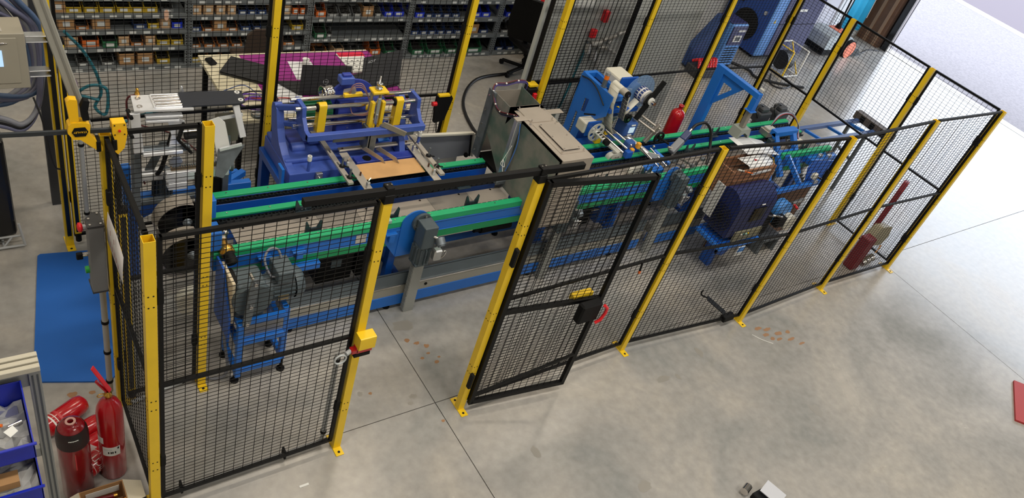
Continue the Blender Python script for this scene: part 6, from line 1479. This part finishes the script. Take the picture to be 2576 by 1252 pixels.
# rack, gear and linear slide
gv = []
n = 18
for i in range(n*2): a = 2*PI*i/(n*2); r = .034 if i % 2 else .044; gv.append((r*math.cos(a), r*math.sin(a)))
M().prism(gv, (1.16, 4.30, 1.215), (1, 0, 0), (0, 0, 1), (0, -.015, 0)).build('gear', ALU, fe)
rk_ = M(); 
for k in range(22): rk_.box(1.14+.015*k, 1.147+.015*k, 4.285, 4.30, 1.168, 1.18)
rk_.build('rack_teeth', STEELD, fe, kind='stuff'); M().box(1.13, 1.48, 4.285, 4.30, 1.145, 1.168).build('rack_bar', mat('tan_bar', C(150, 130, 105), .4, metal=.5), fe)
M().box(1.10, 1.50, 4.28, 4.34, 1.06, 1.13).build('carriage', BAL, fe, bev=.006)
M().box(1.11, 1.23, 4.27, 4.33, 1.00, 1.055).build('carriage_plate', BAL, fe, bev=.003)
M().cyl((.945, 4.44, 1.03), (1.11, 4.43, 1.03), .045, 26).build('cylinder', BAL, fe)
M().cyl((.935, 4.44, 1.03), (.945, 4.44, 1.03), .05, 26).build('cylinder_cap', STEELD, fe)
M().cyl((1.11, 4.43, 1.03), (1.56, 4.42, 1.03), .012, 14).build('rod', CHROME, fe)
M().cyl((1.46, 4.42, 1.06), (1.545, 4.42, 1.06), .05, 24).build('cylinder_head', BAL, fe); M().cyl((1.545, 4.42, 1.06), (1.56, 4.42, 1.06), .06, 8).build('end_bracket', STEELD, fe)
M().cyl((1.14, 4.55, .72), (1.14, 4.52, .98), .055, 24).build('motor_body', mat('motor_slate', C(64, 76, 88), .45), fe)
fi = M()
for i in range(16): a = 2*PI*i/16; c, s_ = math.cos(a), math.sin(a); fi.bar((1.14+.06*c, 4.55+.06*s_, .75), (1.14+.06*c, 4.52+.06*s_, .96), .004, .016, (c, s_, 0))
fi.build('cooling_fins', MATS['motor_slate'], fe, kind='stuff')
M().cyl((1.44, 4.46, .86), (1.44, 4.42, .86), .085, 28).build('black_fan', BLKM, fe, bev=.004)
M().cyl((1.44, 4.50, .86), (1.44, 4.46, .86), .05, 20).build('fan_motor', STEELD, fe)
M().cable([(1.15, 4.34, 1.40), (1.12, 4.33, 1.28), (1.09, 4.34, 1.15), (1.07, 4.38, 1.06)], .014).build('drag_chain', BLKM, fe)
M().box(.93, .97, 4.36, 4.46, .98, 1.5).build('back_post', STEELD, fe, bev=.003); M().box(1.50, 1.54, 4.40, 4.46, .76, 1.45).build('back_post', STEELD, fe, bev=.003)
M().box(.93, 1.54, 4.44, 4.48, .765, .80).build('base_rail', STEELD, fe, bev=.003)
M().box(.93, .97, 4.40, 4.46, .765, .98).build('back_post', STEELD, fe)
M().prism([(0, 0), (.05, 0), (-.06, -.26), (-.12, -.26)], (1.10, 4.42, 1.28), (1, 0, 0), (0, 0, 1), (0, .01, 0)).build('diagonal_plate', STEELD, fe)
M().cable([(.99, 4.46, 1.62), (.93, 4.50, 1.55), (.95, 4.5, 1.3), (.98, 4.5, 1.1), (1.02, 4.5, .9)], .006).build('hose', DRC, fe)
# ================================================================== EXTINGUISHERS, BOX, BENCH
e1 = thing('fire_extinguisher', 'upright red fire extinguisher with raised lever and white label, nearest the fence', 'fire extinguisher', (.463, 2.985, 0), 'red extinguisher cylinders')
M().lathe([(.001, 0), (.062, 0), (.068, .012), (.068, .56), (.064, .60), (.05, .64), (.03, .662), (.018, .672), (.018, .69)], (.463, 2.985, 0), n=40).build('body', RED, e1)
M().lathe([(.016, .69), (.02, .695), (.02, .715), (.012, .72), (.012, .735)], (.463, 2.985, 0), n=16).build('valve', BRASS, e1)
M().tube([(.463+.018*math.cos(t/12*2*PI)-.035, 2.985, .712+.012*math.sin(t/12*2*PI)) for t in range(13)], .003, 6).build('pin_ring', BRASS, e1)
M().bar((.475, 2.98, .735), (.405, 3.03, .90), .028, .008).build('lever', REDP, e1, bev=.003)
M().bar((.46, 2.985, .73), (.415, 3.02, .80), .022, .008).build('lower_lever', RED, e1, bev=.003)
def wrap(name, cx, cy, r, z0, z1, a0, a1, m_, par, n=8):
    rows = [[(cx+r*math.cos(a0+(a1-a0)*i/n), cy+r*math.sin(a0+(a1-a0)*i/n), z) for i in range(n+1)] for z in (z0, z1)]
    return M().sheet(rows).build(name, m_, par, fix=False)
wrap('label', .463, 2.985, .0686, .24, .32, -PI*.80, -PI*.36, WHITE, e1); wrap('label', .463, 2.985, .0686, .345, .40, -PI*.98, -PI*.76, WHITE, e1)
for a in (-.66, -.60, -.56, -.50): wrap('label_print', .463, 2.985, .0690, .262, .28, PI*a, PI*(a+.03), BLKM, e1, 2)
for z in (.300, .290): wrap('label_print', .463, 2.985, .0690, z, z+.003, PI*-.76, PI*-.56, MATS['print_grey'], e1, 4)
wrap('label_print', .463, 2.985, .0690, .295, .312, PI*-.43, PI*-.39, BLKM, e1, 2)
e2 = thing('fire_extinguisher', 'red cylinder with a scorched black band and open neck, at the front left', 'fire extinguisher', (.268, 2.93, 0), 'red extinguisher cylinders')
pr2 = [(.001, 0), (.07, 0), (.079, .015), (.079, .53), (.074, .57), (.06, .605), (.04, .622), (.028, .626), (.028, .632), (.016, .632), (.016, .60)]
M().lathe(pr2, (.268, 2.93, 0), n=40).build('body', mat('dark_red_gloss', C(132, 12, 22), .22, var=.15, vscale=5, coat=.4), e2)
M().lathe([(.0796, .47), (.0796, .53), (.0755, .568), (.066, .595)], (.268, 2.93, 0), n=40).build('scorched_band', mat('scorch', C(44, 14, 16), .5, var=.6, vscale=9, col2=C(16, 10, 10)), e2)
M().pipe((.268, 2.93, .633), (.268, 2.93, .637), .026, .015, 24).build('neck_rim', mat('neck_pale', C(196, 150, 140), .4), e2)
wrap('label', .268, 2.93, .0772, .552, .560, -PI*.62, -PI*.42, WHITE, e2, 4)
wrap('paint_run', .268, 2.93, .0795, .30, .44, -PI*.53, -PI*.51, mat('run_pink', C(200, 60, 66), .4), e2, 2)
def lying(nm_lab, a, b, r, group, txt=None):
    a, b = Vector(a), Vector(b); d = (b-a); L_ = d.length
    t = thing('fire_extinguisher', nm_lab, 'fire extinguisher', a[:], group)
    M().lathe([(.001, 0), (r*.85, 0), (r, .012), (r, L_-r*.9), (r*.85, L_-r*.4), (r*.45, L_-.01), (.001, L_)], a, d, 32).build('body', RED, t)
    return t
l1 = lying('red cylinder lying on the floor with white hoop print, farthest from the camera', (.17, 3.36, .065), (.42, 3.50, .065), .062, 'red extinguisher cylinders')
M().lathe([(.0626, .04), (.0626, .05)], (.17, 3.36, .065), (.25, .14, 0), 32).build('hoop_print', WHITE, l1)
M().lathe([(.0626, .065), (.0626, .07)], (.17, 3.36, .065), (.25, .14, 0), 32).build('hoop_print', WHITE, l1)
M().lathe([(.0626, .085), (.0626, .10)], (.17, 3.36, .065), (.25, .14, 0), 32).build('hoop_print', MATS['run_pink'], l1)
l2 = lying('red cylinder lying second behind the upright extinguishers, with a small white label', (.26, 3.24, .06), (.49, 3.33, .06), .056, 'red extinguisher cylinders')
M().cb((.33, 3.235, .10), (.035, .01, .05)).build('label', WHITE, l2)
l3 = lying('red cylinder lying third, with white triangle print', (.28, 3.12, .062), (.53, 3.22, .062), .058, 'red extinguisher cylinders')
M().prism([(0, 0), (.05, 0), (.01, .045)], (.36, 3.092, .095), (.93, .37, 0), (0, .5, .86), (0, -.004, .003)).build('white_print', WHITE, l3)
l4 = lying('red cylinder lying nearest, lettered along its side', (.30, 2.99, .065), (.52, 3.12, .065), .062, 'red extinguisher cylinders')
# lettering wrapped on the curved side
u_ = Vector((.22, .13, 0)).normalized()
tx = text('SICLI', .05, (0, 0, 0), (1, 0, 0), (0, 1, 0), WHITE, l4, ext=0)
w_ = Vector((u_.y, -u_.x, 0))
for vv in tx.data.vertices:
    s_, t_a = vv.co.x, vv.co.y
    ang = .75+s_/.0628
    p = Vector((.365, 3.028, .065))+u_*(t_a+.0)+(w_*math.cos(ang)+Vector((0, 0, 1))*math.sin(ang))*.0632
    vv.co = p
tx.matrix_parent_inverse = Matrix.Translation(-l4.location)
M().lathe([(.0626, .12), (.0626, .123)], (.30, 2.99, .065), (.22, .13, 0), 32).build('ring_print', WHITE, l4)
M().lathe([(.0626, .04), (.0626, .043)], (.30, 2.99, .065), (.22, .13, 0), 32).build('ring_print', WHITE, l4)
# open cardboard box with brass fittings
bx = thing('cardboard_box', 'open cardboard box of red hoses and brass fittings at the bottom left', 'box', (.37, 2.72, 0))
M().box(.25, .47, 2.79, 2.795, 0, .17).build('rear_side', CARD, bx); M().box(.25, .47, 2.62, 2.625, 0, .17).build('front_side', CARD, bx)
M().box(.25, .255, 2.625, 2.79, 0, .17).build('left_side', CARD, bx); M().box(.465, .47, 2.625, 2.79, 0, .17).build('right_side', CARD, bx)
M().prism([(0, 0), (.17, 0), (.14, .08), (.03, .08)], (.25, 2.625, .17), (0, 1, 0), (-.8, 0, .2), (0, 0, .003)).build('left_flap', mat('flap_pale', C(190, 182, 160), .7), bx)
M().prism([(0, 0), (.17, 0), (.14, .10), (.03, .10)], (.47, 2.625, .17), (0, 1, 0), (.9, 0, -.2), (0, 0, .003)).build('right_flap', MATS['flap_pale'], bx)
M().box(.255, .465, 2.63, 2.785, .0, .02).build('bottom', CARD, bx)
M().box(.28, .45, 2.786, 2.789, .09, .14).build('inner_label', WHITE, bx)
rr = random.Random(9)
for k in range(9):
    x, y = .29+rr.random()*.15, 2.65+rr.random()*.11; a = rr.uniform(-.9, .3)
    q = thing('hose_valve', 'dark red hose valve with brass nut lying in the cardboard box', 'valve', (x, y, .03+.012*k), 'hose valves in the cardboard box')
    M().cyl((x-.05*math.cos(a), y-.05*math.sin(a), .035+.012*k), (x+.05*math.cos(a), y+.05*math.sin(a), .045+.012*k), .012, 10).build('body', mat('maroon_valve', C(110, 18, 26), .3), q)
    M().cyl((x+.05*math.cos(a), y+.05*math.sin(a), .045+.012*k), (x+.068*math.cos(a), y+.068*math.sin(a), .047+.012*k), .014, 6).build('nut', BRASS, q)
# workbench of aluminium profile with hung blue bins
wb_ = thing('profile_bench', 'aluminium profile bench corner at the lower left edge', 'workbench', (.1, 2.6, 0))
PRF = mat('bench_alu', C(150, 152, 150), .4, metal=.5); PRL = mat('bench_alu_pale', C(196, 190, 172), .45, metal=.2)
M().box(.105, .15, 2.56, 2.605, 0, 1.50).build('corner_post', PRF, wb_, bev=.002)
for x in (.115, .134): M().box(x, x+.007, 2.557, 2.56, .02, 1.48).build('post_groove', mat('groove_dark', C(70, 74, 78), .5), wb_)
for k in range(3): M().box(-1.2, .15, 2.545+.028*k, 2.568+.028*k, 1.515+.006*k, 1.545+.006*k).build('top_profile', PRL, wb_, bev=.002)
M().box(-1.2, .15, 2.555, 2.61, 1.50, 1.516).build('top_carrier', PRF, wb_)
M().box(-1.2, .105, 2.575, 2.60, 1.40, 1.498).build('cross_profile', PRF, wb_, bev=.002)
M().box(-1.2, .105, 2.57, 2.60, .9, .96).build('cross_profile', PRF, wb_, bev=.002)
M().box(-1.2, -1.155, 2.56, 2.605, 0, 1.50).build('corner_post', PRF, wb_)
def big_bin(x, y, z, lab, fill):
    t = thing('storage_bin', lab, 'bin', (x, y, z), 'bright blue bins hung on the bench')
    w_b, d, h = .26, .26, .17
    side = [(0, 0), (d, 0), (d, h+.03), (d*.75, h+.05), (d*.25, h*.62), (0, h*.58)]
    m = M()
    for xx in (x, x+w_b-.005): m.prism(side, (xx, y, z), (0, 1, 0), (0, 0, 1), (.005, 0, 0))
    m.box(x, x+w_b, y, y+.005, z, z+h*.58).box(x, x+w_b, y+d-.005, y+d, z, z+h+.03).box(x, x+w_b, y, y+d, z, z+.005)
    m.box(x-.008, x+w_b+.008, y-.008, y+.005, z+h*.54, z+h*.60)
    m.build('body', mat('ultramarine_bin', C(22, 40, 170), .35), t, bev=.002)
    r = random.Random(int(z*100)); rows = [[(x+.01+(w_b-.02)*i/8, y+.01+(d-.02)*j/8, z+.05+r.uniform(0, .05)) for i in range(9)] for j in range(9)]
    M().sheet(rows, False).build('clear_bag', mat('clear_film2', C(200, 200, 198), .15, alpha=.6), t, fix=False)
    M().sheet([[(p[0], p[1], p[2]-.012) for p in rw] for rw in rows], False).build('contents', fill, t, fix=False)
    return t
bb = big_bin(-.185, 2.30, 1.27, 'upper bright blue bin with bagged metal fittings at the left edge', METC)
M().box(-.02, .045, 2.46, 2.54, 1.335, 1.345).build('steel_bracket', ALU, bb); M().cyl((.0, 2.42, 1.36), (.05, 2.43, 1.365), .008, 10).build('bolt', CHROME, bb)
M().prism([(0, 0), (.03, .02), (.015, .05), (-.02, .03)], (.0, 2.345, 1.385), (1, 0, 0), (0, 1, .2), (0, 0, .002)).build('paper_tag', WHITE, bb)
M().cyl((-.06, 2.44, 1.37), (-.02, 2.42, 1.38), .007, 8).build('orange_part', ORNG, bb)
b2 = big_bin(-.185, 2.24, 1.05, 'lower bright blue bin with a brown carton inside at the left edge', DARKC)
M().box(-.12, -.0, 2.28, 2.34, 1.13, 1.17).build('carton', CARD, b2)
# loose parts at the frame edges
rp = M().prism([(0, 0), (.55, .30), (.9, -.1), (.35, -.4)], (7.60, .61, 0), (1, 0, 0), (0, 1, 0), (0, 0, .02)).build('red_plate', mat('red_board', C(168, 52, 48), .6), bev=.002)
tag(rp, 'red flat board on the floor at the right picture edge', 'board')
vs = thing('loose_vice', 'small chrome and grey metal fitting on the floor at the bottom edge', 'fitting', (4.4, 1.1, 0))
M().cyl((4.27, 1.18, .05), (4.34, 1.20, .05), .03, 18).build('chrome_roller', CHROME, vs)
M().box(4.31, 4.50, 1.04, 1.14, .01, .07).build('body', BLKM, vs, bev=.006)
M().prism([(0, 0), (.14, 0), (.14, .16), (.0, .16)], (4.40, .97, .09), (.96, .26, 0), (-.3, .95, .05), (0, 0, .006)).build('white_plate', mat('pale_plate', C(190, 192, 198), .4), vs)
hose('zip_tie', 'cut white cable tie on the floor before the fourth fence post', [(5.7, 2.38, .003), (5.75, 2.30, .003), (5.83, 2.22, .003)], .003, WHITE, 'cable tie')
ch_ = M().box(1.40, 1.46, 2.46, 2.475, .0005, .003).build('white_chip', WHITE); tag(ch_, 'tiny white scrap on the floor under the interlock post', 'scrap')
# interlock switch on post B
il = thing('interlock_switch', 'red safety switch under a yellow cover on the left gate post', 'switch', (1.722, 2.64, 1.0))
M().prism([(0, 0), (.075, 0), (.075, .085), (.065, .095), (.0, .095)], (1.69, 2.58, 1.03), (0, 1, 0), (0, 0, 1), (.10, 0, 0)).build('cover', YEL, il, bev=.006, seg=2)
M().box(1.688, 1.79, 2.60, 2.645, .985, 1.035).build('switch_body', RED, il, bev=.004); M().box(1.66, 1.70, 2.60, 2.64, .99, 1.02).build('switch_head', RED, il, bev=.003)
M().box(1.68, 1.78, 2.60, 2.646, .955, .982).build('mount_plate', BLKM, il, bev=.002)
M().cyl((1.66, 2.62, 1.005), (1.63, 2.61, 1.0), .014, 12).build('gland', GREYP, il)
M().tube([(1.60+.035*math.cos(2*PI*i/16), 2.61, .965+.035*math.sin(2*PI*i/16)) for i in range(17)], .006, 7).build('cable_loop', mat('clear_cable', C(190, 195, 195), .3), il)
cd3 = thing('grey_conduit', 'grey conduit running down inside the left gate post', 'pipe', (1.64, 2.72, 0))
M().cyl((1.645, 2.72, .10), (1.645, 2.72, .88), .016, 12).build('pipe', GREYP, cd3)
for z in (.12, .82): M().pipe((1.645, 2.72, z), (1.645, 2.72, z+.02), .02, .015, 14).build('clip', BLKM, cd3)
cd4 = thing('grey_conduit', 'white conduit lying along the foot of the front left panel', 'pipe', (1.1, 2.70, 0))
M().cyl((.70, 2.70, .03), (1.60, 2.715, .03), .015, 12).build('pipe', mat('white_pipe', C(200, 202, 200), .5), cd4); M().cable([(1.60, 2.715, .03), (1.635, 2.717, .04), (1.645, 2.72, .10)], .013).build('elbow', GREYP, cd4)
for x in (.76, 1.38): M().box(x-.006, x+.006, 2.67, 2.72, .03, .10).build('strap', BLKM, cd4)
cd5 = thing('grey_conduit', 'grey conduit lying on the floor to the foot of the inner post', 'pipe', (.9, 3.46, 0))
M().cyl((.66, 3.42, .03), (1.06, 3.50, .03), .015, 12).build('pipe', GREYP, cd5); M().pipe((.98, 3.484, .03), (1.0, 3.488, .03), .018, .015, 14).build('clip', BLKM, cd5)
M().cable([(1.06, 3.5, .03), (1.2, 3.44, .02), (1.26, 3.44, .1), (1.25, 3.5, .35), (1.26, 3.55, .5)], .010).build('cable', CABG, cd5)
lkb = thing('rear_lock_box', 'black gate lock box with yellow strip on the rear post left of the tunnel', 'lock', (3.6, 5.0, 1.0))
M().prism([(0, .13), (.14, .13), (.16, .10), (.12, -.12), (.02, -.14), (.0, .02)], (3.50, 5.0, .97), (1, 0, 0), (0, 0, 1), (0, -.03, 0)).build('box', BLKM, lkb, bev=.004)
M().box(3.51, 3.62, 4.96, 5.0, 1.10, 1.115).build('yellow_strip', YEL, lkb); M().cyl((3.50, 4.97, 1.03), (3.46, 4.97, 1.03), .02, 14).build('red_knob', REDP, lkb)
